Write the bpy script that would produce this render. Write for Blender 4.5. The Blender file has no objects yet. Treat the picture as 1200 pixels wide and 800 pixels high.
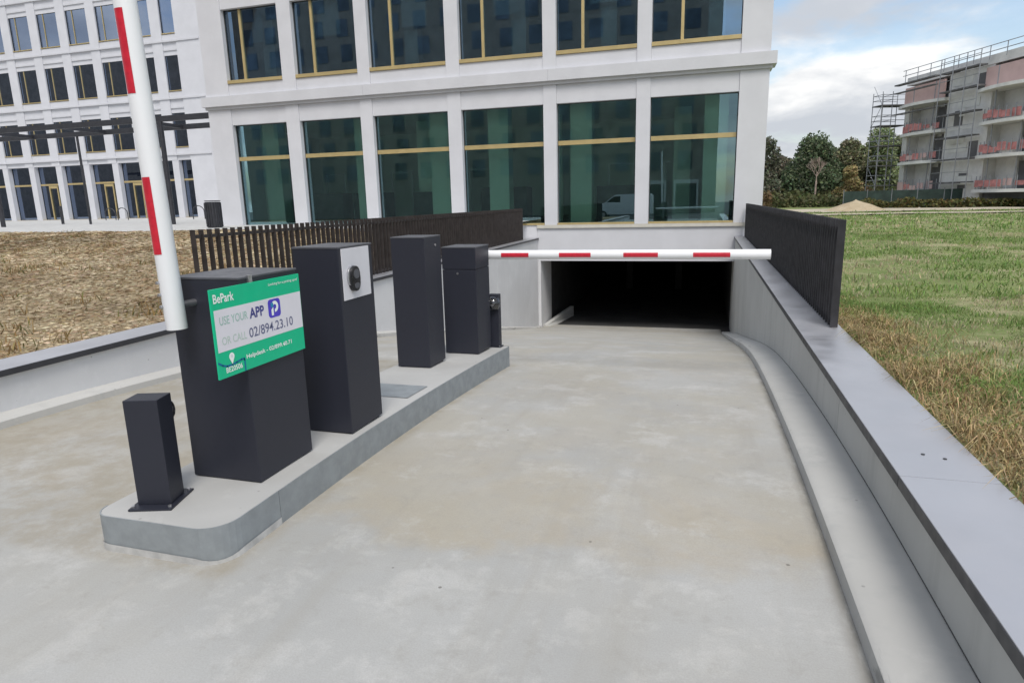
import bpy, bmesh, math, random
import numpy as np
from mathutils import Vector, Matrix, noise as mnoise

random.seed(7); rng = np.random.default_rng(7)
scene = bpy.context.scene
col = scene.collection
R = math.radians

# ------------------------------------------------------------------ camera
def camera():
    yaw, pitch, roll = R(-16.7056), R(-12.2378), R(-1.4064)
    cy, sy, cp, sp = math.cos(yaw), math.sin(yaw), math.cos(pitch), math.sin(pitch)
    f = Vector((sy*cp, cy*cp, sp)); r = Vector((cy, -sy, 0)); u = r.cross(f)
    c, s = math.cos(roll), math.sin(roll)
    r2 = c*r + s*u; u2 = -s*r + c*u
    cd = bpy.data.cameras.new('camera'); o = bpy.data.objects.new('camera', cd); col.objects.link(o)
    m = Matrix((r2, u2, -f)).transposed().to_4x4(); m.translation = (0, 0, 1.65)
    o.matrix_world = m
    cd.sensor_width = 36; cd.lens = 756.5/1200*36; cd.clip_start = .05; cd.clip_end = 3000
    scene.camera = o
camera()

# ------------------------------------------------------------------ sky and sun
SUN_EL, SUN_AZ = 56, 156            # degrees; azimuth clockwise from +Y
def sky():
    w = bpy.data.worlds.new('World'); scene.world = w; w.use_nodes = True
    nt = w.node_tree; N = nt.nodes; L = nt.links; N.clear()
    out = N.new('ShaderNodeOutputWorld')
    st = N.new('ShaderNodeTexSky'); st.sky_type = 'NISHITA'; st.sun_disc = False
    st.sun_elevation = R(SUN_EL); st.sun_rotation = R(SUN_AZ); st.air_density = 1.2; st.dust_density = 1.5; st.ozone_density = 1.5
    b1 = N.new('ShaderNodeBackground'); b1.inputs[1].default_value = .10
    L.new(st.outputs[0], b1.inputs[0])
    tc = N.new('ShaderNodeTexCoord'); sx = N.new('ShaderNodeSeparateXYZ'); L.new(tc.outputs['Generated'], sx.inputs[0])
    def m(op, a, b=None):
        n = N.new('ShaderNodeMath'); n.operation = op
        for i, v in enumerate((a, b)):
            if v is None: continue
            if isinstance(v, (int, float)): n.inputs[i].default_value = v
            else: L.new(v, n.inputs[i])
        return n.outputs[0]
    zz = m('ADD', m('MAXIMUM', sx.outputs[2], 0.0), .30)
    px, py = m('DIVIDE', sx.outputs[0], zz), m('DIVIDE', sx.outputs[1], zz)
    cb = N.new('ShaderNodeCombineXYZ'); L.new(px, cb.inputs[0]); L.new(py, cb.inputs[1]); cb.inputs[2].default_value = 4.3
    def nz(scale, detail, rough, off=(0, 0, 0), dist=0):
        mp = N.new('ShaderNodeMapping'); mp.inputs['Location'].default_value = off; L.new(cb.outputs[0], mp.inputs[0])
        t = N.new('ShaderNodeTexNoise'); t.inputs['Scale'].default_value = scale; t.inputs['Detail'].default_value = detail
        t.inputs['Roughness'].default_value = rough; t.inputs['Distortion'].default_value = dist
        L.new(mp.outputs[0], t.inputs['Vector']); return t.outputs[0]
    def ramp(fac, a, b):
        r = N.new('ShaderNodeMapRange'); r.interpolation_type = 'SMOOTHSTEP'
        r.inputs[1].default_value = a; r.inputs[2].default_value = b; L.new(fac, r.inputs[0]); return r.outputs[0]
    cover = ramp(nz(1.75, 9, .55, (3.1, .4, 0), .1), .42, .55)
    shade = ramp(nz(1.9, 6, .55, (5.2, 3.1, 2), .2), .38, .68)
    cc = N.new('ShaderNodeMix'); cc.data_type = 'RGBA'
    cc.inputs[6].default_value = (.52, .55, .60, 1); cc.inputs[7].default_value = (1.0, .99, .97, 1)
    L.new(shade, cc.inputs[0])
    b2 = N.new('ShaderNodeBackground'); b2.inputs[1].default_value = .66; L.new(cc.outputs[2], b2.inputs[0])
    # thin high veil everywhere, plus the clouds
    fac = m('ADD', m('MULTIPLY', cover, .80), .18)
    mx = N.new('ShaderNodeMixShader'); L.new(fac, mx.inputs[0]); L.new(b1.outputs[0], mx.inputs[1]); L.new(b2.outputs[0], mx.inputs[2])
    L.new(mx.outputs[0], out.inputs[0])
    sd = bpy.data.lights.new('sun', 'SUN'); sd.energy = 1.5; sd.angle = R(24); sd.color = (1, .96, .90)
    so = bpy.data.objects.new('sun', sd); col.objects.link(so)
    az, el = R(SUN_AZ), R(SUN_EL)
    d = Vector((math.sin(az)*math.cos(el), math.cos(az)*math.cos(el), math.sin(el)))
    so.rotation_euler = d.to_track_quat('Z', 'Y').to_euler(); so.location = (0, 0, 40)
sky()
vs = scene.view_settings
vs.view_transform = 'Standard'; vs.look = 'None'; vs.exposure = 0.82; vs.gamma = 1; vs.use_curve_mapping = False
scene.cycles.max_bounces = 8; scene.cycles.transparent_max_bounces = 10; scene.cycles.glossy_bounces = 4

# ------------------------------------------------------------------ materials
def newmat(name):
    m = bpy.data.materials.new(name); m.use_nodes = True; nt = m.node_tree
    b = nt.nodes['Principled BSDF']; return m, nt, nt.nodes, nt.links, b
def coords(N, L, scale=(1, 1, 1), kind='Object'):
    if kind == 'World':
        g = N.new('ShaderNodeNewGeometry'); src = g.outputs['Position']
    else:
        t = N.new('ShaderNodeTexCoord'); src = t.outputs[kind]
    mp = N.new('ShaderNodeMapping'); mp.inputs['Scale'].default_value = scale; L.new(src, mp.inputs[0]); return mp.outputs[0]
def noise(N, L, vec, scale, detail=4, rough=.55, dist=0):
    t = N.new('ShaderNodeTexNoise'); t.inputs['Scale'].default_value = scale; t.inputs['Detail'].default_value = detail
    t.inputs['Roughness'].default_value = rough; t.inputs['Distortion'].default_value = dist; L.new(vec, t.inputs['Vector']); return t.outputs[0]
def rng_node(N, L, fac, a, b, c=0., d=1.):
    r = N.new('ShaderNodeMapRange'); r.interpolation_type = 'SMOOTHSTEP'
    for i, v in enumerate((a, b, c, d)): r.inputs[i+1].default_value = v
    L.new(fac, r.inputs[0]); return r.outputs[0]
def mix(N, L, fac, a, b, mode='MIX'):
    n = N.new('ShaderNodeMix'); n.data_type = 'RGBA'; n.blend_type = mode
    for k, v in ((0, fac), (6, a), (7, b)):
        if isinstance(v, (int, float)): n.inputs[k].default_value = v
        elif isinstance(v, tuple): n.inputs[k].default_value = (*v, 1)
        else: L.new(v, n.inputs[k])
    return n.outputs[2]
def mth(N, L, op, a, b=0.):
    n = N.new('ShaderNodeMath'); n.operation = op
    for i, v in enumerate((a, b)):
        if isinstance(v, (int, float)): n.inputs[i].default_value = v
        else: L.new(v, n.inputs[i])
    return n.outputs[0]
def bump(N, L, b, h, strength, dist=.01):
    n = N.new('ShaderNodeBump'); n.inputs['Strength'].default_value = strength; n.inputs['Distance'].default_value = dist
    L.new(h, n.inputs['Height']); L.new(n.outputs[0], b.inputs['Normal'])
def simple(name, c, rough=.6, var=.12, scale=3., bmp=0., bscale=60., metal=0., spec=.5, stretch=(1, 1, 1), rvar=.08):
    m, nt, N, L, b = newmat(name)
    v = coords(N, L, stretch, 'World')
    n1 = noise(N, L, v, scale, 6, .6)
    lo = tuple(x*(1-var) for x in c); hi = tuple(min(1, x*(1+var)) for x in c)
    L.new(mix(N, L, rng_node(N, L, n1, .3, .7), lo, hi), b.inputs['Base Color'])
    L.new(rng_node(N, L, noise(N, L, v, scale*2.3, 4), .25, .75, max(.02, rough-rvar), min(1, rough+rvar)), b.inputs['Roughness'])
    b.inputs['Metallic'].default_value = metal; b.inputs['Specular IOR Level'].default_value = spec
    if bmp: bump(N, L, b, noise(N, L, v, bscale, 5, .6), bmp, .004)
    return m

def road_concrete():
    m, nt, N, L, b = newmat('road_concrete')
    v = coords(N, L, (1, 1, 1), 'World')
    g = N.new('ShaderNodeNewGeometry'); sp = N.new('ShaderNodeSeparateXYZ'); L.new(g.outputs['Position'], sp.inputs[0])
    wob = noise(N, L, v, 1.3, 5, .6)
    yw = mth(N, L, 'ADD', sp.outputs[1], mth(N, L, 'MULTIPLY', mth(N, L, 'SUBTRACT', wob, .5), 1.5))
    old = rng_node(N, L, yw, 2.62, 2.9)                       # beyond the day joint the slab is stained
    band = mth(N, L, 'MULTIPLY', old, rng_node(N, L, yw, 3.0, 4.3, 1, .35))
    blot = rng_node(N, L, noise(N, L, v, .9, 7, .62, .4), .40, .64)
    stain = mth(N, L, 'MULTIPLY', mth(N, L, 'MAXIMUM', band, mth(N, L, 'MULTIPLY', old, .45)), mth(N, L, 'ADD', mth(N, L, 'MULTIPLY', blot, .8), .2))
    c = mix(N, L, rng_node(N, L, noise(N, L, v, .55, 6, .6), .3, .7), (.335, .338, .33), (.41, .413, .405))
    c = mix(N, L, mth(N, L, 'MULTIPLY', rng_node(N, L, noise(N, L, v, 3.6, 9, .72, .2), .5, .64), .5), c, (.48, .478, .465))
    c = mix(N, L, mth(N, L, 'MULTIPLY', stain, .75), c, (.365, .312, .225))
    ym = mth(N, L, 'MULTIPLY', mth(N, L, 'MULTIPLY', rng_node(N, L, noise(N, L, v, .8, 7, .66, .2), .42, .62), .65), mth(N, L, 'ADD', mth(N, L, 'MULTIPLY', old, .7), .3))
    c = mix(N, L, ym, c, (.375, .353, .298))
    # faint darker wheel tracks down the lanes, broken up by noise
    vs_ = coords(N, L, (3.0, .16, 1), 'World')
    c = mix(N, L, mth(N, L, 'MULTIPLY', rng_node(N, L, noise(N, L, vs_, 1.0, 8, .68), .48, .72), .38), c, (.30, .285, .25))
    # pale worn patches
    c = mix(N, L, mth(N, L, 'MULTIPLY', rng_node(N, L, noise(N, L, v, 1.5, 9, .74, .1), .53, .64), .45), c, (.50, .498, .485))
    c = mix(N, L, mth(N, L, 'MULTIPLY', rng_node(N, L, noise(N, L, v, 6.5, 9, .76, .1), .52, .68), .32), c, (.27, .26, .235))
    # dirt collected at the foot of the right kerb and round the island
    dk = mth(N, L, 'MULTIPLY', rng_node(N, L, sp.outputs[0], .54, .612), rng_node(N, L, noise(N, L, coords(N, L, (6, 1.5, 1), 'World'), 1.6, 7, .7), .3, .6, .15, .8))
    c = mix(N, L, dk, c, (.15, .14, .12))
    di = mth(N, L, 'MULTIPLY', mth(N, L, 'MULTIPLY', rng_node(N, L, sp.outputs[0], -2.0, -2.1), rng_node(N, L, sp.outputs[1], 2.1, 2.2)), mth(N, L, 'MULTIPLY', rng_node(N, L, sp.outputs[1], 7.1, 6.9), rng_node(N, L, noise(N, L, v, 5, 7, .7), .35, .65, .1, .6)))
    c = mix(N, L, di, c, (.27, .235, .17))
    # broom lines across and fine grit
    br = noise(N, L, coords(N, L, (1.2, 55, 1), 'World'), 1.0, 4, .7)
    c = mix(N, L, mth(N, L, 'MULTIPLY', rng_node(N, L, br, .55, .75), .12), c, (.28, .27, .25))
    gr = noise(N, L, v, 140, 3, .7)
    c = mix(N, L, mth(N, L, 'MULTIPLY', rng_node(N, L, gr, .35, .65), .26), c, (.25, .24, .22))
    sp2 = N.new('ShaderNodeTexVoronoi'); sp2.inputs['Scale'].default_value = 3.2; L.new(v, sp2.inputs['Vector'])
    c = mix(N, L, mth(N, L, 'MULTIPLY', rng_node(N, L, sp2.outputs['Distance'], .035, .02), .75), c, (.12, .11, .10))
    L.new(c, b.inputs['Base Color'])
    L.new(rng_node(N, L, blot, 0, 1, .72, .6), b.inputs['Roughness']); b.inputs['Specular IOR Level'].default_value = .35
    h = mth(N, L, 'ADD', mth(N, L, 'MULTIPLY', br, .6), mth(N, L, 'MULTIPLY', gr, .5))
    bump(N, L, b, h, .28, .004)
    return m
def wall_concrete(name, base, streak=.35, cold=(.30, .31, .31)):
    m, nt, N, L, b = newmat(name)
    v = coords(N, L, (1, 1, 1), 'World')
    c = mix(N, L, rng_node(N, L, noise(N, L, v, .8, 6, .6, .3), .3, .7), tuple(x*.88 for x in base), base)
    dr = noise(N, L, coords(N, L, (2.2, 2.2, .14), 'World'), 1.6, 7, .66)
    c = mix(N, L, mth(N, L, 'MULTIPLY', rng_node(N, L, dr, .5, .72), streak), c, cold)
    c = mix(N, L, mth(N, L, 'MULTIPLY', rng_node(N, L, noise(N, L, v, 3.5, 7, .7, .5), .55, .7), .3), c, tuple(min(1, x*1.16) for x in base))
    pv = N.new('ShaderNodeTexVoronoi'); pv.inputs['Scale'].default_value = 7; L.new(v, pv.inputs['Vector'])
    c = mix(N, L, mth(N, L, 'MULTIPLY', rng_node(N, L, pv.outputs['Distance'], .07, .03), .5), c, (.16, .16, .15))
    L.new(c, b.inputs['Base Color']); b.inputs['Roughness'].default_value = .68; b.inputs['Specular IOR Level'].default_value = .35
    bump(N, L, b, noise(N, L, v, 45, 6, .7), .18, .004)
    return m
def ground_mat(name, cols, scales, bmp=.6):
    m, nt, N, L, b = newmat(name)
    v = coords(N, L, (1, 1, 1), 'World')
    c = mix(N, L, rng_node(N, L, noise(N, L, v, scales[0], 7, .65, .4), .38, .62), cols[0], cols[1])
    c = mix(N, L, rng_node(N, L, noise(N, L, v, scales[1], 7, .7, .3), .5, .66), c, cols[2])
    c = mix(N, L, mth(N, L, 'MULTIPLY', rng_node(N, L, noise(N, L, v, scales[2], 5, .7), .4, .7), .6), c, cols[3])
    L.new(c, b.inputs['Base Color']); b.inputs['Roughness'].default_value = .95; b.inputs['Specular IOR Level'].default_value = .1
    bump(N, L, b, noise(N, L, v, 14, 8, .75), bmp, .05)
    return m
def attr_mat(name, rough=.8, transl=0.):
    m, nt, N, L, b = newmat(name)
    a = N.new('ShaderNodeAttribute'); a.attribute_name = 'tint'; L.new(a.outputs['Color'], b.inputs['Base Color'])
    b.inputs['Roughness'].default_value = rough; b.inputs['Specular IOR Level'].default_value = .2
    if transl:
        t = N.new('ShaderNodeBsdfTranslucent'); L.new(a.outputs['Color'], t.inputs[0])
        mx = N.new('ShaderNodeMixShader'); mx.inputs[0].default_value = transl
        L.new(b.outputs[0], mx.inputs[1]); L.new(t.outputs[0], mx.inputs[2]); L.new(mx.outputs[0], N['Material Output'].inputs[0])
    return m
def window_glass(name, tint, refl, base=.12):
    m, nt, N, L, b = newmat(name); N.remove(b)
    tr = N.new('ShaderNodeBsdfTransparent'); tr.inputs[0].default_value = (*tint, 1)
    gl = N.new('ShaderNodeBsdfGlossy'); gl.inputs[0].default_value = (*refl, 1); gl.inputs['Roughness'].default_value = .0
    lw = N.new('ShaderNodeFresnel'); lw.inputs[0].default_value = 1.6
    f = mth(N, L, 'ADD', lw.outputs[0], base)
    v = coords(N, L, (1, 1, 1), 'World'); bp = N.new('ShaderNodeBump'); bp.inputs['Strength'].default_value = .02; bp.inputs['Distance'].default_value = .02
    L.new(noise(N, L, v, .55, 2), bp.inputs['Height']); L.new(bp.outputs[0], gl.inputs['Normal'])
    mx = N.new('ShaderNodeMixShader'); L.new(f, mx.inputs[0]); L.new(tr.outputs[0], mx.inputs[1]); L.new(gl.outputs[0], mx.inputs[2])
    L.new(mx.outputs[0], N['Material Output'].inputs[0]); return m

M = {}
M['road'] = road_concrete()
M['wall_r'] = wall_concrete('fair_faced_concrete', (.50, .50, .48), .5, (.32, .32, .305))
M['wall_l'] = wall_concrete('pale_concrete', (.62, .625, .635), .2, (.44, .44, .44))
M['kerb'] = wall_concrete('kerb_concrete', (.48, .475, .455), .30)
def scuffs(m):      # black tyre rub marks along the kerb edge
    nt = m.node_tree; N, L = nt.nodes, nt.links; b = N['Principled BSDF']
    g = N.new('ShaderNodeNewGeometry'); sp = N.new('ShaderNodeSeparateXYZ'); L.new(g.outputs['Position'], sp.inputs[0])
    src = b.inputs['Base Color'].links[0].from_socket
    n1 = rng_node(N, L, noise(N, L, coords(N, L, (14, 1.3, 3), 'World'), 1.8, 7, .75), .50, .60)
    n2 = rng_node(N, L, noise(N, L, coords(N, L, (1, .55, 1), 'World'), 1.0, 3, .5), .50, .60)
    edge = rng_node(N, L, sp.outputs[0], .70, .63)
    f = mth(N, L, 'MULTIPLY', mth(N, L, 'MULTIPLY', n1, n2), mth(N, L, 'MULTIPLY', edge, .75))
    L.new(mix(N, L, f, src, (.07, .07, .07)), b.inputs['Base Color'])
scuffs(M['kerb'])
M['island'] = wall_concrete('island_concrete', (.42, .42, .41), .15, (.4, .39, .37))
M['edging'] = simple('galvanised_edging', (.27, .295, .31), .55, .10, 9, .05, 40, .2, .5, (1, 1, 1))
M['smear'] = simple('cement_smear', (.45, .45, .44), .85, .15, 12)
M['coping'] = simple('anthracite_coping', (.58, .58, .605), .46, .05, 1.1, 0, 60, .85, .5)
M['edge_dark'] = simple('dark_edge_plate', (.035, .036, .042), .5, .15, 6)
M['fin'] = simple('bronze_fin', (.043, .037, .036), .5, .25, 6, 0, 60, .3, .5)
M['fin_r'] = simple('anthracite_fin', (.035, .035, .04), .5, .25, 6, 0, 60, .3, .5)
M['cab'] = simple('powder_coat_navy', (.017, .019, .030), .50, .04, 40, .05, 500, 0, .5, (1, 1, 1), .03)
M['cab_top'] = simple('powder_coat_top', (.075, .078, .09), .42, .12, 7, .05, 500, 0, .5)
M['boom'] = simple('white_boom', (.78, .79, .81), .38, .015, 3, 0, 60, 0, .5, (1, 1, 1), .02)
M['red'] = simple('red_reflector', (.52, .02, .04), .35, .12, 30)
M['steel'] = simple('steel', (.5, .5, .52), .35, .1, 20, 0, 60, .9)
M['black'] = simple('black_plastic', (.012, .012, .014), .3, .1, 10)
M['panel'] = simple('pale_panel', (.62, .62, .66), .4, .03, 5)
M['facade'] = simple('facade_panel', (.595, .602, .635), .7, .035, 1.2, .05, 90)
M['facade_b'] = simple('facade_band', (.575, .582, .612), .7, .035, 1.2, .05, 90)
M['gold'] = simple('champagne_frame', (.52, .41, .20), .4, .06, 3, 0, 60, .35)
M['dark_gasket'] = simple('dark_gasket', (.04, .045, .045), .5)
M['sill'] = simple('stone_sill', (.55, .53, .47), .6, .06, 4)
M['glass'] = window_glass('green_glass', (.80, .95, .88), (.66, .86, 1.0), .10)
M['glass_up'] = window_glass('blue_glass', (.68, .80, .84), (.62, .80, 1.0), .18)
M['glass_wing'] = window_glass('wing_glass', (.36, .46, .52), (.58, .71, .96), .32)
M['room'] = simple('room_wall', (.66, .72, .68), .8, .06, 1)
M['room_col'] = simple('room_column', (.72, .80, .75), .7, .04, 1)
M['room_floor'] = simple('room_floor', (.42, .42, .40), .5, .1, 1)
M['room_dark'] = simple('room_dark', (.06, .065, .07), .6, .2, 1)
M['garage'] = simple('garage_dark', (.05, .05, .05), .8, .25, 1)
M['metal_dark'] = simple('dark_steel', (.045, .047, .055), .5, .15, 5, 0, 60, .3)
M['paving'] = simple('pale_paving', (.46, .46, .45), .85, .12, 2, .1, 30)
M['street'] = simple('street_asphalt', (.10, .10, .10), .9, .2, 3, .2, 60)
M['field'] = ground_mat('dry_field', ((.26, .20, .125), (.35, .285, .185), (.42, .355, .25), (.20, .15, .09)), (1.1, 3.0, 9.0))
M['grass_soil'] = ground_mat('meadow_soil', ((.15, .20, .07), (.22, .255, .105), (.36, .335, .20), (.12, .14, .055)), (.35, .9, 5.0))
M['sand'] = ground_mat('sand', ((.36, .29, .19), (.44, .37, .26), (.40, .34, .24), (.30, .25, .17)), (1., 3., 8.), .3)
M['dirt'] = ground_mat('dirt_track', ((.40, .35, .27), (.48, .43, .35), (.45, .40, .33), (.30, .28, .2)), (.5, 1., 4.), .3)
M['blade'] = attr_mat('grass_blades', .85, .25)
M['straw'] = attr_mat('straw', .9, .15)
M['leaf'] = attr_mat('leaves', .7, .3)
M['bark'] = simple('bark', (.10, .075, .055), .9, .3, 4, .4, 12)
M['bark_pale'] = simple('pale_bark', (.32, .25, .21), .9, .25, 4)
M['site_wall'] = simple('block_wall', (.62, .615, .60), .85, .12, .9)
M['site_pink'] = simple('pink_insulation', (.52, .37, .35), .85, .08, 1)
M['site_red'] = simple('red_guard_board', (.46, .19, .18), .7, .25, 2.5)
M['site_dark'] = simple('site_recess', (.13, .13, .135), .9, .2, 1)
M['site_white'] = simple('site_slab', (.64, .64, .61), .8, .1, 1)
M['scaf'] = simple('scaffold_tube', (.28, .29, .31), .5, .15, 3, 0, 60, .5)
M['plank'] = simple('scaffold_plank', (.12, .12, .125), .85, .3, 2)
M['netting'] = simple('green_netting', (.03, .05, .042), .9, .3, 1.5)
M['utility'] = simple('utility_box', (.6, .6, .58), .6)
M['brick_far'] = simple('brown_brick', (.30, .27, .235), .85, .15, 1.2)
M['pane_far'] = simple('far_pane', (.10, .125, .16), .15, .5, .35)
M['van'] = simple('van_paint', (.75, .76, .78), .25, .02, 2)
M['tyre'] = simple('tyre', (.02, .02, .02), .9)
M['dome'] = window_glass('clear_dome', (.93, .94, .95), (1, 1, 1), .03)
M['s_green'] = simple('sign_green', (.0, .47, .24), .4, .03, 9)
M['s_white'] = simple('sign_white', (.68, .67, .72), .4, .02, 9)
M['s_print'] = simple('sign_print_white', (.78, .84, .82), .4, .02, 9)
M['s_navy'] = simple('sign_navy', (.05, .055, .22), .4, .05, 9)
M['s_grey'] = simple('sign_slate', (.11, .12, .22), .4, .05, 9)
M['s_pale'] = simple('sign_pale_green', (.30, .48, .42), .4, .05, 9)
M['s_pale2'] = simple('sign_paler_green', (.44, .55, .49), .4, .05, 9)
M['s_purple'] = simple('sign_purple', (.075, .05, .50), .4, .05, 9)
M['s_teal'] = simple('sign_teal', (.02, .22, .42), .4, .05, 9)
M['s_blue'] = simple('sign_blue', (.0, .13, .30), .4, .05, 9)

# ------------------------------------------------------------------ mesh helpers
class MB:
    def __init__(s): s.v = []; s.f = []
    def add(s, vs, fs):
        k = len(s.v); s.v += [tuple(p) for p in vs]; s.f += [tuple(i+k for i in f) for f in fs]; return s
    def box(s, x0, x1, y0, y1, z0, z1):
        return s.add([(x0, y0, z0), (x1, y0, z0), (x1, y1, z0), (x0, y1, z0), (x0, y0, z1), (x1, y0, z1), (x1, y1, z1), (x0, y1, z1)],
                     [(0, 3, 2, 1), (4, 5, 6, 7), (0, 1, 5, 4), (1, 2, 6, 5), (2, 3, 7, 6), (3, 0, 4, 7)])
    def tube(s, a, b, r0, r1=None, n=8, cap=True):
        r1 = r0 if r1 is None else r1
        a, b = Vector(a), Vector(b); d = (b-a).normalized()
        p = d.orthogonal().normalized(); q = d.cross(p)
        vs = [c + (p*math.cos(t)+q*math.sin(t))*r for c, r in ((a, r0), (b, r1)) for t in [2*math.pi*i/n for i in range(n)]]
        fs = [(i, (i+1) % n, n+(i+1) % n, n+i) for i in range(n)]
        if cap: fs += [tuple(range(n-1, -1, -1)), tuple(range(n, 2*n))]
        return s.add(vs, fs)
    def obox(s, c, u, w, h, hu, hw, hh):        # oriented box: centre, 3 unit axes, half sizes
        c, u, w, h = Vector(c), Vector(u), Vector(w), Vector(h)
        vs = [c + u*(a*hu) + w*(b*hw) + h*(d*hh) for d in (-1, 1) for a, b in ((-1, -1), (1, -1), (1, 1), (-1, 1))]
        return s.add(vs, [(0, 3, 2, 1), (4, 5, 6, 7), (0, 1, 5, 4), (1, 2, 6, 5), (2, 3, 7, 6), (3, 0, 4, 7)])
    def grid(s, xs, ys, fn):
        k = len(ys)
        return s.add([(x, y, fn(x, y)) for x in xs for y in ys], [(i*k+j, (i+1)*k+j, (i+1)*k+j+1, i*k+j+1) for i in range(len(xs)-1) for j in range(k-1)])
    def mesh(s, name, origin=(0, 0, 0), bevel=0., smooth=False):
        me = bpy.data.meshes.new(name); o = Vector(origin)
        me.from_pydata([Vector(v)-o for v in s.v], [], s.f)
        bm = bmesh.new(); bm.from_mesh(me); bmesh.ops.recalc_face_normals(bm, faces=bm.faces)
        if bevel:
            es = [e for e in bm.edges if len(e.link_faces) == 2 and e.calc_face_angle() > .5]
            bmesh.ops.bevel(bm, geom=es, offset=bevel, segments=2, profile=.7, affect='EDGES', clamp_overlap=True)
        bm.to_mesh(me); bm.free()
        if smooth:
            for p in me.polygons: p.use_smooth = True
            me.set_sharp_from_angle(angle=R(40)) if hasattr(me, 'set_sharp_from_angle') else None
        return me
WORLD = {}
def obj(name, me, mat, parent=None, loc=(0, 0, 0)):
    if mat is not None and len(me.materials) == 0: me.materials.append(mat)
    o = bpy.data.objects.new(name, me); col.objects.link(o)
    if parent: o.parent = parent; o.location = Vector(loc)-WORLD[parent.name]
    else: o.location = loc
    WORLD[o.name] = Vector(loc); return o
def part(name, mb, mat, parent, bevel=0., smooth=False, label=None):
    o = obj(name, mb.mesh(name, (0, 0, 0), bevel, smooth), mat, parent)
    if label: o['label'] = label
    return o
def empty(name, loc, label, cat, group=None):
    o = bpy.data.objects.new(name, None); col.objects.link(o); o.location = loc; o.empty_display_size = .2
    WORLD[o.name] = Vector(loc); return tag(o, label, cat, group)
def tag(o, label, cat, group=None):
    o['label'] = label; o['category'] = cat
    if group: o['group'] = group
    return o
def struct(name, mb, mat, bevel=0., smooth=False, kind='structure'):
    o = obj(name, mb.mesh(name, (0, 0, 0), bevel, smooth), mat); o['kind'] = kind; return o
def B(*a): return MB().box(*a)
def inst(name, me, mat, parent, loc, label=None):
    o = obj(name, me, mat, parent, loc)
    if label: o['label'] = label
    return o
def interp(t, pts):
    if t <= pts[0][0]: return pts[0][1]
    for (a, b), (c, d) in zip(pts, pts[1:]):
        if t <= c: return b + (d-b)*(t-a)/(c-a)
    return pts[-1][1]
def sstep(a, b, t):
    t = min(1, max(0, (t-a)/(b-a))); return t*t*(3-2*t)
def frange(a, b, st):
    n = max(1, round((b-a)/st)); return [a+(b-a)*i/n for i in range(n+1)]

PROF = [(-60, 0), (3, 0), (4, -.02), (5.3, -.085), (6.9, -.20), (8.5, -.37), (10.3, -.655), (12, -.965), (15.4, -1.585), (18.4, -2.13), (20.9, -2.58), (22.3, -2.74), (24, -2.80), (60, -2.82)]
def road_z(y):      # smoothed vertical profile of the ramp
    return sum(interp(y+d, PROF) for d in (-.6, -.3, 0, .3, .6))/5

FY = 21.5           # plane of the main facade
# ================================================================== SETTING
YS = frange(-6, FY+.9, .3)
struct('ramp_road', MB().grid([-5.45, -3, -1, .62], YS, lambda x, y: road_z(y)), M['road'], smooth=True)
def kerb(name, xa, xb, rise, lip):
    m = MB(); ys = frange(-6, 21.45, .3); k = 5; vs = []
    sg = 1 if xb > xa else -1
    for y in ys:
        z = road_z(y); h = rise*(1 if y < 18 else max(.3, (22-y)/4))
        vs += [(xa, y, z-.08), (xa+sg*.012, y, z+h-.018), (xa+sg*.035, y, z+h), (xb-sg*.0, y, z+h+.012), (xb, y, z-.08)]
    fs = [(i*k+j, (i+1)*k+j, (i+1)*k+j+1, i*k+j+1) for i in range(len(ys)-1) for j in range(k-1)]
    fs += [tuple(range(k)), tuple(range((len(ys)-1)*k, len(ys)*k))]
    m.add(vs, fs); return struct(name, m, M['kerb'], smooth=True)
kerb('kerb_right', .612, .93, .085, 0)
m_ = MB(); ys_ = frange(-6, 21.4, .3)
for a_, b_ in zip(ys_, ys_[1:]):
    zz_ = [road_z(t)+.097*(1 if t < 18 else max(.3, (22-t)/4))+.003 for t in (a_, b_)]
    m_.add([(.901, a_, zz_[0]), (.907, a_, zz_[0]+.003), (.907, b_, zz_[1]+.003), (.901, b_, zz_[1])], [(0, 1, 2, 3)])
struct('joint_sealant', m_, M['black'])
kerb('kerb_left', -5.26, -5.47, .075, 0)

def hr(x, y):       # meadow on the right
    z = .395 - .33*sstep(20, 85, y)
    z += .03*mnoise.noise((x*.35, y*.35, 3)) * sstep(1.3, 2.2, x) + .02*mnoise.noise((x*1.3, y*1.3, 7))*sstep(1.3, 1.8, x)
    if y < -4: z = z*(1-sstep(-4, -8, -(-y)-0)) if False else z*sstep(-9, -4, y)
    return z
xs = [1.12, 1.3, 1.6, 2, 2.5, 3]+frange(3.6, 12, .7)+frange(13, 40, 2)+frange(45, 120, 15)+[200, 400, 800]
ys = frange(-9, 30, .6)+frange(31, 60, 2)+frange(65, 120, 8)+[160, 300, 600, 1500]
struct('meadow', MB().grid(xs, ys, hr), M['grass_soil'], smooth=True)
def hl(x, y):       # dry planting bed on the left, rises to the forecourt level
    t = sstep(5.5, 16.8, y)*sstep(-6.2, -10.5, x) if False else sstep(5.5, 16.8, y)*(1-sstep(-10.5, -6.2, x))
    z = .39 + .575*t + .035*mnoise.noise((x*.5, y*.5, 1))*(1-sstep(-6.4, -5.9, x)) + .02*mnoise.noise((x*1.9, y*1.9, 4))*(1-sstep(-6.4, -5.9, x))
    return z*sstep(-9, -4, y)
struct('planting_bed', MB().grid([-160, -110, -80, -60]+frange(-50, -24, 2)+frange(-23.5, -5.75, .5), frange(-9, 17.25, .5), hl), M['field'], smooth=True)
struct('forecourt_paving', MB().grid([-160, -60, -30, -18, -5.78], [17.2, 19, 21.5, 30, 42, 60], lambda x, y: .98+.05*(y-17.2)/25), M['paving'])
struct('street', MB().grid([-300, -100, 0, 100, 300], [-160, -40, -14, -8.6], lambda x, y: -.01), M['street'])
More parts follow.
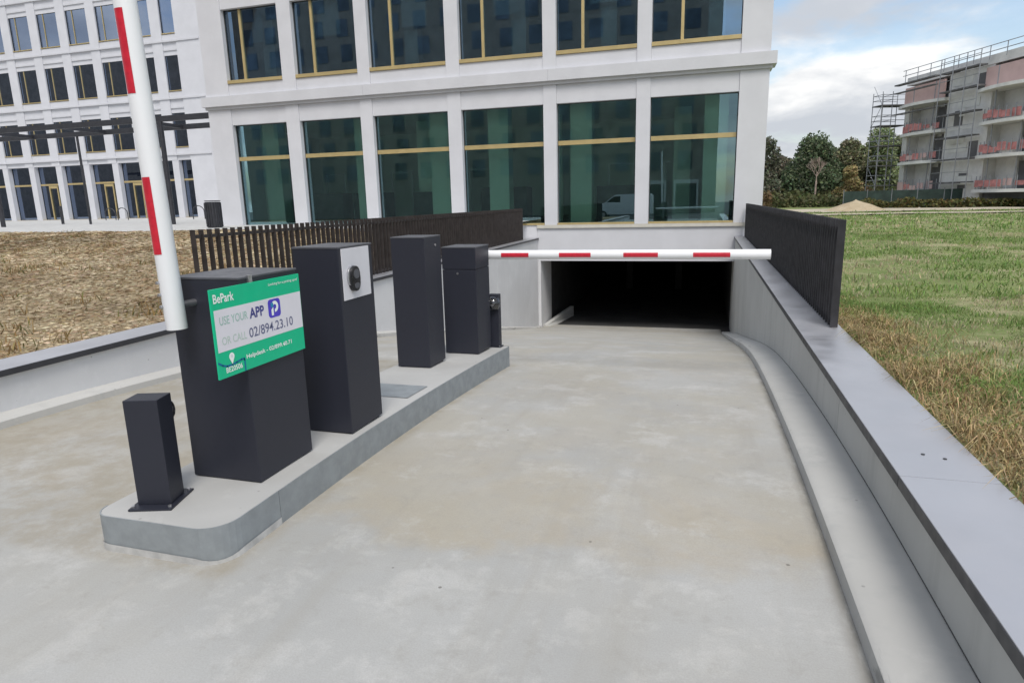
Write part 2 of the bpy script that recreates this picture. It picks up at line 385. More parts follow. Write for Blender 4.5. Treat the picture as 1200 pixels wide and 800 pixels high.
struct('forecourt_slab', MB().grid([-40, -5.45, .93, 30], [-9.2, -5.98], lambda x, y: -.004), M['road'])
struct('dirt_track', MB().grid(frange(6, 60, 3), [44.6, 45.6, 47, 48.2], lambda x, y: hr(x, y)+.07), M['dirt'], smooth=True)

# ================================================================== RETAINING WALLS, COPINGS, FENCES
CZ = .418           # top of the copings
def retaining_wall(label, xin, xout, cin, cout, mat, seams, cseams):
    t = empty('retaining_wall', ((xin+xout)/2, 8, 0), label, 'wall')
    for a, b in zip(seams, seams[1:]):
        part('wall_segment', B(min(xin, xout), max(xin, xout), a+.003, b-.003, -3.0, CZ-.052), mat, t, .004)
    for a, b in zip(cseams, cseams[1:]):
        c = part('coping', B(min(cin, cout), max(cin, cout), a+.002, b-.002, CZ-.05, CZ), M['coping'], t, .004)
        e = cin+(-.003 if cin < cout else .003)
        part('edge_plate', B(min(e, cin), max(e, cin), a+.003, b-.003, CZ-.055, CZ-.004), M['edge_dark'], c)  # thin plate, darker than the coping top, over the inner vertical face
    return t
wr = retaining_wall('grey concrete retaining wall along the right of the ramp, below the meadow', .905, 1.22, .868, 1.262, M['wall_r'], [-6, .9, 4.6, 8.6, 12.6, 16.6, 21.49], [-6, 3.05, 6.05, 11.2, 16.3, 21.49])
wl = retaining_wall('pale concrete retaining wall along the left of the ramp, below the brown bed', -5.45, -5.80, -5.41, -5.83, M['wall_l'], [-6, 2.5, 7.3, 12.1, 16.9, 21.49], [-6, 1.5, 6.05, 11.2, 16.3, 21.49])
for (x, y) in ((1.04, 3.34), (1.12, 3.30)):
    inst('rivet', MB().tube((0, 0, 0), (0, 0, .003), .009, n=8).mesh('rivet'), M['black'], wr, (x, y, CZ))
def fin_fence(label, x, y0, y1, ztop, mat, d=.066, th=.013, pitch=.135):
    t = empty('fin_fence', (x, (y0+y1)/2, CZ), label, 'fence')
    me = B(-d/2, d/2, -th/2, th/2, CZ+.004, ztop).mesh('fin', (0, 0, 0), .0015)
    n = round((y1-y0)/pitch)
    for i in range(n+1): inst('fin', me, mat, t, (x+random.uniform(-.001, .001), y0+i*(y1-y0)/n, 0))
    part('bottom_rail', B(x-.012, x+.012, y0+.02, y1-.02, CZ+.03, CZ+.07), mat, t)
    part('top_rail', B(x-.012, x+.012, y0+.02, y1-.02, ztop-.1, ztop-.06), mat, t)
    return t
fin_fence('bronze vertical fin fence on the left wall, in front of the brown bed', -5.68, 6.2, 20.35, 1.415, M['fin'])
fin_fence('charcoal vertical fin fence on the right wall, beside the green meadow', 1.19, 6.56, 21.35, 1.415, M['fin_r'])

# ================================================================== ISLAND
IX0, IX1, IY0, IY1 = -2.875, -2.11, 2.225, 6.93
def isl_z(y): return .185 + (road_z(max(y, 3.0))-road_z(3.0))*.80
def outline(off=0., n=7):
    r1, r2, rb = .15+off, .10+off, .03+off       # near right, near left, far corners
    x0, x1, y0, y1 = IX0-off, IX1+off, IY0-off, IY1+off
    P = []
    for cx, cy, r, a0 in ((x0+r2, y0+r2, r2, 180), (x1-r1, y0+r1, r1, 270), (x1-rb, y1-rb, rb, 0), (x0+rb, y1-rb, rb, 90)):
        for i in range(n+1):
            a = R(a0+90*i/n); P.append((cx+r*math.cos(a), cy+r*math.sin(a)))
        if a0 == 270: P += [(x1, y) for y in frange(y0+r1+.3, y1-rb-.2, .3)]
    return P
def side_x(y):
    P = outline(-.002)
    return P
isl = empty('traffic_island', (-2.5, 4.5, 0), 'long raised concrete island with grey metal edging, carrying the dark cabinets', 'traffic island')
def island():
    inner = outline(-.006)
    # slab: rows across y
    def span(y):
        xs_ = []
        for (ax, ay), (bx, by) in zip(inner, inner[1:]+inner[:1]):
            if (ay-y)*(by-y) <= 0 and abs(ay-by) > 1e-9: xs_.append(ax+(bx-ax)*(y-ay)/(by-ay))
        return min(xs_), max(xs_)
    ys_ = [IY0+.0065]+[IY0+.0065+d for d in (.004, .012, .025, .045, .07, .1, .15)]+frange(IY0+.25, IY1-.03, .25)+[IY1-.007]
    m = MB(); vs = []
    for y in ys_:
        a, b = span(y); z = isl_z(y); vs += [(a, y, -.3), (a, y, z), ((a+b)/2, y, z+.003), (b, y, z), (b, y, -.3)]
    m.add(vs, [(i*5+j, (i+1)*5+j, (i+1)*5+j+1, i*5+j+1) for i in range(len(ys_)-1) for j in range(4)]+[tuple(range(5)), tuple(range((len(ys_)-1)*5, len(ys_)*5))])
    part('top_slab', m, M['island'], isl)
    # edging panels follow the outline, split where the photograph shows joints
    Po, Pi = outline(0), outline(-.006)
    def runs():
        idx = list(range(len(Po))); cuts = []
        for i in idx:
            x, y = Po[i]
        return idx
    def piece(ids):
        vs = []
        for i in ids:
            (x, y), (u, v) = Po[i], Pi[i]; z = isl_z(y)+.002; zb = road_z(y)-.03
            vs += [(x, y, zb), (x, y, z), (u, v, z), (u, v, zb)]
        n = len(ids); fs = [(k*4+j, (k+1)*4+j, (k+1)*4+(j+1) % 4, k*4+(j+1) % 4) for k in range(n-1) for j in range(4)]
        fs += [(0, 1, 2, 3), tuple((n-1)*4+j for j in range(4))]
        return MB().add(vs, fs)
    n = len(Po); right = [i for i in range(n) if Po[i][0] > IX1-.001 and IY0+.12 < Po[i][1] < IY1-.05]
    first = [i for i in right if Po[i][1] < 2.75][-1]
    second = [i for i in right if Po[i][1] < 5.2][-1]
    part('edging_panel', piece(list(range(0, first+1))), M['edging'], isl)
    def shift(p): 
        for i, v in enumerate(p.v): p.v[i] = (v[0], v[1]+.004, v[2])
        return p
    part('edging_panel', shift(piece(list(range(first, second+1)))), M['edging'], isl)
    part('edging_panel', shift(shift(piece(list(range(second, n))))), M['edging'], isl)
    # cement smears left at the foot of the near end
    m = MB()
    Pm = outline(.004)
    ids = list(range(3, 17)); vs = []
    for k, i in enumerate(ids):
        x, y = Pm[i]; h = .030+.012*math.sin(k*.55)
        vs += [(x, y, -.002), (x, y, h)]
    m.add(vs, [(2*k, 2*k+2, 2*k+3, 2*k+1) for k in range(len(ids)-1)])
    part('cement_smear', m, M['smear'], isl, label='pale cement smear along the foot of the edging')
    z = isl_z(4.6)+.004
    p = part('cover_plate', MB().add([(-2.72, 4.43, isl_z(4.43)+.006), (-2.2, 4.43, isl_z(4.43)+.006), (-2.2, 4.82, isl_z(4.82)+.006), (-2.72, 4.82, isl_z(4.82)+.006)], [(0, 1, 2, 3)]), M['edging'], isl, label='flat grey pit cover')
island()

# ================================================================== CABINETS, BARRIERS, TERMINALS
def cab_body(t, x0, x1, y0, y1, ztop, seam=None):
    zb = min(isl_z(y0), isl_z(y1))-.02
    part('plinth', B(x0+.02, x1-.02, y0+.02, y1-.02, zb, isl_z(y0)+.02), M['black'], t)
    zlow = isl_z(y0)+.008
    if seam:
        b = part('body', B(x0, x1, y0, y1, zlow, seam-.004), M['cab'], t, .006)
        part('head', B(x0, x1, y0, y1, seam, ztop-.012), M['cab'], t, .006)
    else:
        b = part('body', B(x0, x1, y0, y1, zlow, ztop-.012), M['cab'], t, .006)
    part('lid', B(x0-.003, x1+.003, y0-.003, y1+.003, ztop-.012, ztop), M['cab_top'], t, .004)
    return b
def lock(t, p, axis='x'):
    d = Vector((.006, 0, 0)) if axis == 'x' else Vector((0, -.006, 0))
    part('lock', MB().tube(Vector(p), Vector(p)+d, .012, n=12), M['steel'], t)
def boom(t, a, b, strips, face, n=24):
    a, b = Vector(a), Vector(b); d = (b-a).normalized(); r = .05
    o = part('boom', MB().tube(a, b, r, n=n), M['boom'], t, .003, True)
    w = Vector(face); s = d.cross(w).normalized()
    for (p, q) in strips:
        m = MB(); k = 6; vs = []
        for u in (p, q):
            for i in range(k+1):
                th = R(-27+54*i/k); vs.append(a+d*u+(w*math.cos(th)+s*math.sin(th))*(r+.0015))
        m.add(vs, [(i, i+1, k+2+i, k+1+i) for i in range(k)])
        part('reflective_strip', m, M['red'], o, smooth=True)
    part('end_cap', MB().tube(b, b+d*.006, r*1.02, n=n), M['boom'], o)
    return o
# near barrier: boom raised
g1 = empty('barrier_gate', (-2.48, 2.98, .185), 'near barrier with broad dark cabinet carrying the green sign, its white boom raised', 'barrier', 'boom barriers on the island')
cab_body(g1, -2.70, -2.262, 2.735, 3.225, 1.305)
part('hinge_clip', B(-2.268, -2.252, 2.80, 2.83, 1.27, 1.31), M['steel'], g1)
b1 = boom(g1, (-2.566, 2.615, 1.055), (-2.66, 2.615, 4.3), [(.38, .75), (1.13, 1.50), (1.88, 2.25), (2.63, 3.0)], (0, -1, 0))
for z in (1.175, 1.235, 1.295):
    part('bolt', MB().tube((-2.572-(z-1.05)*.029-.022, 2.572, z), (-2.572-(z-1.05)*.029-.022, 2.558, z), .008, n=6), M['steel'], b1)
part('shaft', MB().tube((-2.55, 2.62, 1.175), (-2.55, 2.74, 1.175), .018, n=12), M['steel'], g1)
# far barrier: boom down
g2 = empty('barrier_gate', (-2.45, 6.53, 0), 'far barrier with squat dark cabinet, its red and white boom lowered across the lane', 'barrier', 'boom barriers on the island')
cab_body(g2, -2.64, -2.265, 6.31, 6.735, 1.20, .968)
lock(g2, (-2.47, 6.31, .925), 'y')
part('shaft', MB().tube((-2.45, 6.73, 1.07), (-2.45, 6.80, 1.07), .03, n=12), M['steel'], g2)
boom(g2, (-2.62, 6.81, 1.078), (.615, 6.81, 1.082), [(.49, .80), (1.135, 1.475), (1.815, 2.165), (2.51, 2.865)], (0, -1, 0))
# ticket terminal with pale panel
t1 = empty('ticket_terminal', (-2.33, 3.75, .17), 'tall dark terminal with a pale grey panel and black reader, second cabinet on the island', 'terminal', 'terminals on the island')
cab_body(t1, -2.50, -2.172, 3.545, 3.965, 1.40)
pn = part('face_panel', B(-2.172, -2.166, 3.572, 3.915, 1.06, 1.385), M['panel'], t1, .002)
def reader(t):
    def oval(x0, x1, cy, cz, ry, rz, n=20):
        vs = [(x, cy+ry*math.cos(2*math.pi*i/n), cz+rz*math.copysign(abs(math.sin(2*math.pi*i/n))**.7, math.sin(2*math.pi*i/n))) for x in (x0, x1) for i in range(n)]
        return MB().add(vs, [(i, (i+1) % n, n+(i+1) % n, n+i) for i in range(n)]+[tuple(range(n)), tuple(range(n, 2*n))])
    part('reader_housing', oval(-2.166, -2.138, 3.685, 1.19, .055, .082), M['black'], t, .006, True)
    part('reader_rim', oval(-2.166, -2.152, 3.672, 1.205, .058, .066), M['steel'], t, .003, True)
    part('reader_window', oval(-2.1385, -2.136, 3.69, 1.22, .034, .03), M['cab_top'], t)
    part('reader_slot', oval(-2.1385, -2.136, 3.69, 1.145, .03, .018), M['cab_top'], t)
reader(pn)
# plain terminal seen from its back
t2 = empty('ticket_terminal', (-2.64, 5.7, .1), 'tall plain dark terminal with a small lock near its top, third cabinet on the island', 'terminal', 'terminals on the island')
cab_body(t2, -2.81, -2.472, 5.505, 5.89, 1.35)
lock(t2, (-2.472, 5.76, 1.26))
# camera posts
def camera_post(c, rz, zb, h, label, w=.168, d=.135, pl=(.215, .24)):
    t = empty('camera_post', (c[0], c[1], zb), label, 'camera post', 'camera posts at the ends of the island')
    rot = Matrix.Rotation(rz, 3, 'Z')
    def T(mb):
        mb.v = [tuple(rot @ Vector(v)+Vector((c[0], c[1], zb))) for v in mb.v]; return mb
    p0 = part('base_plate', T(B(-pl[0]/2, pl[0]/2, -pl[1]/2, pl[1]/2, .003, .013)), M['cab'], t, .002)
    for sx in (-1, 1):
        for sy in (-1, 1):
            part('bolt', T(MB().tube((sx*(pl[0]/2-.016), sy*(pl[1]/2-.022), .013), (sx*(pl[0]/2-.016), sy*(pl[1]/2-.022), .024), .009, n=6)), M['steel'], p0)
    part('column', T(B(-w/2, w/2, -d/2, d/2, .013, h)), M['cab'], t, .005)
    # camera: black lens block behind a clear dome on the +y side of the post
    cz, ry = h-.10, d/2
    hs = part('camera_housing', T(MB().tube((0, ry, cz), (0, ry+.018, cz), .055, n=24)), M['black'], t, smooth=True)
    part('lens', T(MB().tube((0, ry+.018, cz), (0, ry+.05, cz-.01), .034, .028, n=20)), M['black'], hs, smooth=True)
    part('lens_glass', T(MB().tube((0, ry+.05, cz-.01), (0, ry+.052, cz-.01), .022, n=20)), M['steel'], hs)
    n, k = 24, 6; vs = []
    for j in range(k+1):
        a = R(90*j/k)
        vs += [(.085*math.cos(a)*math.cos(2*math.pi*i/n), ry+.004+.085*math.sin(a), cz+.085*math.cos(a)*math.sin(2*math.pi*i/n)) for i in range(n)]
    fs = [(j*n+i, j*n+(i+1) % n, (j+1)*n+(i+1) % n, (j+1)*n+i) for j in range(k) for i in range(n)]
    part('dome', T(MB().add(vs, fs)), M['dome'], hs, smooth=True)
    return t
camera_post((-2.635, 2.435), R(17), isl_z(2.43), .56, 'short dark camera post on a bolted plate at the near end of the island')
camera_post((-2.255, 6.865), R(180), isl_z(6.87), .61, 'short dark camera post behind the far barrier cabinet', .12, .09, (.15, .125))

# ================================================================== SIGN ON THE NEAR BARRIER
SX, SY0, SY1, SZ0, SZ1 = -2.247, 2.51, 3.225, .83, 1.272
sg = empty('parking_sign', (-2.25, 2.87, .83), 'green and white sign board reading USE YOUR APP, fixed to the near barrier cabinet', 'sign')
part('board', B(-2.2565, SX, SY0, SY1, SZ0, SZ1), M['s_green'], sg, .001)
part('white_band', B(SX-.001, SX+.0006, SY0+.012, SY1-.003, .962, 1.170), M['s_white'], sg)
W_, H_ = SY1-SY0, SZ1-SZ0
def text(parent, body, u0, v0, w, h, mat, bold=0., lift=.0012, name='lettering'):
    """text fitted to a box: u to the right (+Y), v up, metres from the board's lower left corner"""
    cu = bpy.data.curves.new(name, 'FONT'); cu.body = body; cu.offset = bold; cu.resolution_u = 3
    tmp = bpy.data.objects.new('tmp', cu); col.objects.link(tmp)
    dg = bpy.context.evaluated_depsgraph_get(); me = bpy.data.meshes.new_from_object(tmp.evaluated_get(dg))
    bpy.data.objects.remove(tmp); bpy.data.curves.remove(cu)
    co = np.array([v.co for v in me.vertices]); lo, hi = co.min(0), co.max(0)
    for v in me.vertices:
        y = SY0+u0+(v.co.x-lo[0])/(hi[0]-lo[0])*w; z = SZ0+v0+(v.co.y-lo[1])/(hi[1]-lo[1])*h
        v.co = (SX+lift, y, z)
    me.name = name
    return obj(name, me, mat, parent)
text(sg, 'BePark', .016, .372, .145, .045, M['s_print'], .02, name='logo_lettering')
text(sg, 'Looking for a parking spot?', .435, .402, .262, .018, M['s_print'], .01)
text(sg, 'USE YOUR', .042, .262, .205, .042, M['s_pale'], .006)
text(sg, 'APP', .262, .258, .118, .055, M['s_navy'], .03)
text(sg, 'OR CALL', .045, .163, .18, .040, M['s_pale2'], .004)
text(sg, '02/894.23.10', .245, .160, .375, .052, M['s_grey'], .008)
text(sg, 'Helpdesk - 02/899.40.71', .205, .052, .385, .03, M['s_print'], .02)
text(sg, 'BE20506', .05, .022, .118, .028, M['s_print'], .02)
def poly_plane(name, pts, mat, parent, lift):
    return part(name, MB().add([(SX+lift, SY0+u, SZ0+v) for u, v in pts], [tuple(range(len(pts)))]), mat, parent)
def rrect(u0, v0, u1, v1, r, n=5):
    P = []
    for cx, cy, a0 in ((u0+r, v0+r, 180), (u1-r, v0+r, 270), (u1-r, v1-r, 0), (u0+r, v1-r, 90)):
        P += [(cx+r*math.cos(R(a0+90*i/n)), cy+r*math.sin(R(a0+90*i/n))) for i in range(n+1)]
    return P
ic = poly_plane('app_icon', rrect(.415, .232, .520, .332, .02), M['s_purple'], sg, .0012)
ic['label'] = 'purple app icon with a white P'
def ring(cx, cy, r0, r1, a0, a1, n=14):
    o = [(cx+r1*math.cos(R(a0+(a1-a0)*i/n)), cy+r1*math.sin(R(a0+(a1-a0)*i/n))) for i in range(n+1)]
    i_ = [(cx+r0*math.cos(R(a0+(a1-a0)*i/n)), cy+r0*math.sin(R(a0+(a1-a0)*i/n))) for i in range(n+1)]
    m = MB(); k = n+1; m.add([(SX+.0024, SY0+u, SZ0+v) for u, v in o+i_], [(i, i+1, k+i+1, k+i) for i in range(n)]); return m
part('icon_mark', ring(.470, .290, .013, .031, -95, 165), M['s_print'], ic)
poly_plane('icon_mark', [(.439, .244), (.457, .244), (.457, .290), (.439, .276)], M['s_print'], ic, .0024)
poly_plane('icon_mark', rrect(.436, .288, .460, .314, .010), M['s_teal'], ic, .0026)
# map pin and route
pin = [(.098+.019*math.cos(R(a)), .098+.019*math.sin(R(a))) for a in range(-30, 211, 16)]+[(.098, .058)]
pp = poly_plane('map_pin', pin, M['s_print'], sg, .0018)
poly_plane('pin_hole', [(.098+.007*math.cos(R(a)), .1+.007*math.sin(R(a))) for a in range(0, 360, 30)], M['s_white'], pp, .0026)
route = [(.003, .083), (.03, .066), (.06, .056), (.098, .056), (.13, .060), (.165, .066), (.186, .066), (.189, .058), (.189, .0)]
m = MB()
for (a, b), (c, d) in zip(route, route[1:]):
    L_ = math.hypot(c-a, d-b); nx, ny = -(d-b)/L_*.0045, (c-a)/L_*.0045; ex, ey = (c-a)/L_*.003, (d-b)/L_*.003
    m.add([(SX+.0012, SY0+u, max(SZ0+.0005, SZ0+v)) for u, v in ((a-ex+nx, b-ey+ny), (a-ex-nx, b-ey-ny), (c+ex-nx, d+ey-ny), (c+ex+nx, d+ey+ny))], [(0, 1, 2, 3)])
part('route_line', m, M['s_blue'], sg)

# ================================================================== MAIN BUILDING
bays = [(-17.23, -14.87), (-14.31, -11.83), (-11.35, -8.53), (-8.04, -5.20), (-4.76, -2.22), (-1.78, .81)]
XL, XR = -18.25, 1.64
GZ0, GZ1, CB, CT, US, UT, TOP = .90, 4.69, 5.27, 5.72, 6.27, 8.70, 10.9
mainb = empty('office_building', (-8, 25, .98), 'pale grey office block with large gold framed windows above the garage ramp', 'building')
piers = [(XL, bays[0][0])]+[(a[1], b[0]) for a, b in zip(bays, bays[1:])]+[(bays[-1][1], XR)]
def main_building():
    P = lambda n, b, m=M['facade'], bev=.006, **k: part(n, b, m, mainb, bev, **k)
    for i, (a, b) in enumerate(piers):
        base = GZ0-.06 if -5.3 < a < .9 or i == 6 else .4
        P('pier', B(a+.004, b-.004, FY-.02, FY+.42, base, CB-.002))
        P('pier', B(a+.004, b-.004, FY-.02, FY+.42, CT+.002, TOP))
    for (a, b) in bays:
        P('lintel_panel', B(a-.002, b+.002, FY+.012, FY+.40, GZ1, CB-.004))
        P('spandrel_panel', B(a-.002, b+.002, FY+.014, FY+.40, CT+.004, US-.12))
        P('header_panel', B(a-.002, b+.002, FY+.012, FY+.40, UT, TOP-.004))
    # cornice: flat band with a stepped soffit, wrapping the right corner
    for a, b in ((XL-.14, -11.6), (-11.596, -5.0), (-4.996, XR+.17)):
        P('cornice', B(a, b, FY-.17, FY+.6, CB+.10, CT), M['facade_b'], .005)
    P('cornice_bed', B(XL-.06, XR+.07, FY-.075, FY+.6, CB, CB+.098), M['facade_b'], .004)
    # flank walls, roof and slabs
    P('side_wall', B(XR-.30, XR-.003, FY+.43, FY+14, -.4, TOP-.01)); P('side_wall', B(XL+.003, XL+.30, FY+.43, FY+14, .4, TOP-.01))
    P('back_wall', B(XL+.31, XR-.31, FY+13.7, FY+14, .4, TOP-.01), M['room'])
    P('roof', B(XL+.31, XR-.31, FY+.43, FY+13.69, TOP-.3, TOP-.02), M['room'])
    P('floor_slab', B(XL+.31, XR-.31, FY+.45, FY+13.69, 5.35, 5.65), M['room'])
    P('ground_floor_slab', B(XL+.31, XR-.31, FY+.45, FY+13.69, .55, .86), M['room_floor'])
    P('suspended_ceiling', B(XL+.32, XR-.32, FY+.62, FY+13.6, 4.78, 4.82), M['room'])
    P('partition', B(XL+.32, XR-.32, FY+6.9, FY+7.0, .862, 4.778), M['room'])
    P('partition', B(XL+.32, XR-.32, FY+5.9, FY+6.0, 5.652, TOP-.31), M['room'])
    for x in (-16.2, -12.2, -9.2, -7.0, -4.1, .2):
        P('interior_column', B(x-.36, x+.36, FY+.75, FY+1.3, .862, 4.776), M['room_col'])
    for x in (-15.9, -10.1, -6.2, -3.2, .1):
        P('interior_column', B(x-.25, x+.25, FY+.8, FY+1.2, 5.652, TOP-.31), M['room_col'])
    for a, b, y, h in ((-17.9, -16.75, 2.4, 3.9), (-13.6, -13.1, 3.0, 3.9), (-10.9, -10.2, 2.6, 3.9), (-5.9, -5.3, 3.4, 3.9), (-1.2, -.6, 3.2, 3.9)):
        P('partition_wall', B(a, b, FY+y, FY+y+.12, .862, .862+h), M['room_col'])
    for x in (-15.6, -12.4, -9.9, -8.9, -3.2, -1.1):
        P('door_frame', MB().box(x-.5, x-.42, FY+4.2, FY+4.3, .864, 3.0).box(x+.42, x+.5, FY+4.2, FY+4.3, .864, 3.0).box(x-.42, x+.42, FY+4.2, FY+4.3, 2.92, 3.0), M['facade'])
    for x, w in ((-14.9, .8), (-12.9, .7), (-10.4, .6), (-7.3, .9), (-3.1, .7)):
        P('stored_crate', B(x-w, x+w, FY+2.2, FY+3.0, .864, 1.9+.3*w), M['room_dark'])
    for x in (-16.4, -13.2, -9.9, -6.6, -3.4, -.5):
        P('roller_blind', B(x-.35, x+.55, FY+.46, FY+.47, 7.9-.35*abs(math.sin(x*3)), 8.69), M['room'])
    # plinth over the ramp, and below ground level left of it
    P('plinth', B(-5.46, XR, FY+.006, FY+.44, -.36, GZ0-.17), M['facade_b'], .004)
    P('stone_sill', B(-5.46, XR-.01, FY-.05, FY+.40, GZ0-.168, GZ0-.062), M['sill'], .004)
    P('plinth', B(XL+.01, -5.464, FY+.006, FY+.44, .4, GZ0-.062), M['facade_b'], .004)
    # garage portal
    P('portal_jamb', B(-5.60, -5.36, FY+.004, FY+1.6, -3.0, -.362), M['wall_l'], .02)
    P('portal_jamb', B(.905, 1.2, FY+.004, FY+1.6, -3.0, -.362), M['wall_r'], .01)
main_building()
def glazing(name, a, b, z0, z1, split=None, mull=None, glass='glass', sill_h=.11, label=None, fy=FY, dep=.20, par=mainb, fw=.05, cav=True, slim=.018, mw=.045):
    w = empty(name, ((a+b)/2, fy, z0), '', '') ; del w['label']; del w['category']
    w.parent = par; w.location = Vector(((a+b)/2, fy, z0))-WORLD[par.name]; WORLD[w.name] = Vector(((a+b)/2, fy, z0))
    g = fy+dep
    m = MB().box(a, a+slim, g-.04, g+.05, z0, z1).box(b-slim, b, g-.04, g+.05, z0, z1).box(a+slim, b-slim, g-.04, g+.05, z1-slim, z1)
    part('frame', m, M['dark_gasket'], w)
    part('sill', B(a+.002, b-.002, fy-.03 if sill_h > .05 else fy+.02, g+.05, z0-sill_h, z0), M['gold'], w, .004)
    zs = [z0]+([split] if split else [])+[z1-slim]; xs_ = [a+slim]+([mull] if mull else [])+[b-slim]
    if split: part('transom', B(a+slim, b-slim, g-.05, g+.05, split-.07, split+.07), M['gold'], w, .004)
    if mull: part('mullion', B(mull-mw, mull+mw, g-.05, g+.05, z0+.001, z1-slim-.001), M['gold'], w, .004)
    for i in range(len(xs_)-1):
        for j in range(len(zs)-1):
            x0 = xs_[i]+(mw if i else 0); x1 = xs_[i+1]-(mw if i < len(xs_)-2 else 0)
            y0 = zs[j]+(.07 if j else 0); y1 = zs[j+1]-(.07 if j < len(zs)-2 else 0)
            part('pane', B(x0, x1, g, g+.012, y0, y1), M[glass], w)
    return w
UM = [-16.56, -13.6, -10.55, -7.25, -3.93, -.89]
for i, (a, b) in enumerate(bays):
    glazing('window', a, b, GZ0, GZ1, split=3.47, sill_h=.058)
    glazing('window', a, b, US, UT, mull=UM[i], glass='glass_up', sill_h=.115)
# garage interior
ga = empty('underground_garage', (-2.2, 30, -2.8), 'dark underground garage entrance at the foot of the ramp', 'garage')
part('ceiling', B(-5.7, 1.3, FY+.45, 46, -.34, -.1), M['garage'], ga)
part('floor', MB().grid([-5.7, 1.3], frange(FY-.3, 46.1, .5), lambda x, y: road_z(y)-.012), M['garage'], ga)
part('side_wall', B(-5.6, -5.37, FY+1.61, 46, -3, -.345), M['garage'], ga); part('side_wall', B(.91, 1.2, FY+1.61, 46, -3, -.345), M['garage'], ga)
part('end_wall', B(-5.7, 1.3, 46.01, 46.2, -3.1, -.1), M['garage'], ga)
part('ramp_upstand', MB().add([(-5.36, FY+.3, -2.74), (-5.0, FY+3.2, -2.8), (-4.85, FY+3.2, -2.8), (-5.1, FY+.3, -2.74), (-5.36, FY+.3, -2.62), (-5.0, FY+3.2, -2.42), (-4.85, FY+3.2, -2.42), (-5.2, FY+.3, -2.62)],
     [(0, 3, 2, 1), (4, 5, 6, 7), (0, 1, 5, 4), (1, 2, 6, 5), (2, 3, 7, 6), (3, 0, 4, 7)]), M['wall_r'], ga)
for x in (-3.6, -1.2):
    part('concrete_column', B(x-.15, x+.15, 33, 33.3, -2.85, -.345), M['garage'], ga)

# ================================================================== LEFT WING (parallel block, set back)
WY = 42.0
wing = empty('office_wing', (-45, 46, 1.03), 'pale office wing at the far left with rows of blue windows over an arcade', 'building')
def left_wing():
    P = lambda n, b, m=M['facade'], bev=.0, **k: part(n, b, m, wing, bev, **k)
    x0, x1 = -77.0, -30.0
    rows = [6.32, 10.35, 14.32, 18.3]; WH = 2.43
    wins = [(-39.0, -37.76)]+[(-42.0-2.93*k, -39.93-2.93*k) for k in range(12)]
    wins = sorted(wins)
    edges = [x0]+[v for w in wins for v in w]+[x1]
    # piers run the full height above the arcade
    for k in range(0, len(edges), 2):
        a, b = edges[k], edges[k+1]
        P('pier', B(a+.003, b-.003, WY-.05, WY+.5, 5.34, 21.6))
    for r, zb in enumerate(rows):
        zt = zb+WH; nxt = rows[r+1] if r+1 < len(rows) else 22.1
        for (a, b) in wins:
            if r == 0: P('spandrel_panel', B(a, b, WY+.02, WY+.5, 5.345, zb-.08))
            P('spandrel_panel', B(a, b, WY+.02, WY+.5, zt, nxt-.085 if r < 3 else 21.59))
            P('hood_mould', B(a+.02, b-.02, WY-.045, WY+.019, zt+.33, zt+.45), M['facade_b'])
            glazing('window', a, b, zb, zt, mull=(a+.62 if b-a > 1.5 else None), glass='glass_wing', sill_h=.06, fy=WY, dep=.09, par=wing, mw=.022)
        P('band_course', B(x0, -35.7, WY-.12, WY+.019, zb-.62, zb-.50), M['facade_b'])
    P('blank_wall', B(-37.7, -35.6, WY-.052, WY+.4, 1.03, 5.34))
    P('blank_wall', B(-35.596, x1, WY-.03, WY+.4, 1.03, 5.338))
    # arcade
    for k in range(13):
        a = -39.5-2.95*k; P('arcade_pier', B(a, a+.58, WY-.03, WY+.5, 1.02, 5.338))
    P('arcade_soffit', B(x0, -37.71, WY+.51, WY+2.2, 5.35, 5.6))
    for k in range(13):
        a = -38.56-2.95*k; b = min(a+2.0, -37.72)
        if k == 0: a, b = -38.91, -37.72
        else: a, b = -38.915-2.95*k, -39.505-2.95*(k-1)
        w = glazing('glazed_bay', a, b, 1.05, 5.34, split=3.9, glass='glass_wing', sill_h=.03, fy=WY, dep=.36, par=wing)
        if k in (2, 3, 5): part('door_frame', MB().box(a+.9, a+1.0, WY+.28, WY+.34, 1.06, 3.8).box(a+1.75, a+1.85, WY+.28, WY+.34, 1.06, 3.8).box(a+1.0, a+1.75, WY+.28, WY+.34, 3.6, 3.8), M['gold'], w)
    P('back_wall', B(x0, x1, WY+6, WY+6.3, 1.0, 21.58), M['room'])
    for z in (1.0, 5.62, 9.6, 13.6, 17.6, 21.3): P('floor_slab', B(x0+.01, x1-.01, WY+1.3 if z < 2 else WY+.52, WY+5.99, z, z+.28), M['room'])
    P('side_wall', B(x0-.3, x0-.002, WY, WY+6.3, 1.0, 21.58)); P('side_wall', B(x1+.002, x1+.3, WY, WY+6.3, 1.0, 21.58))
left_wing()

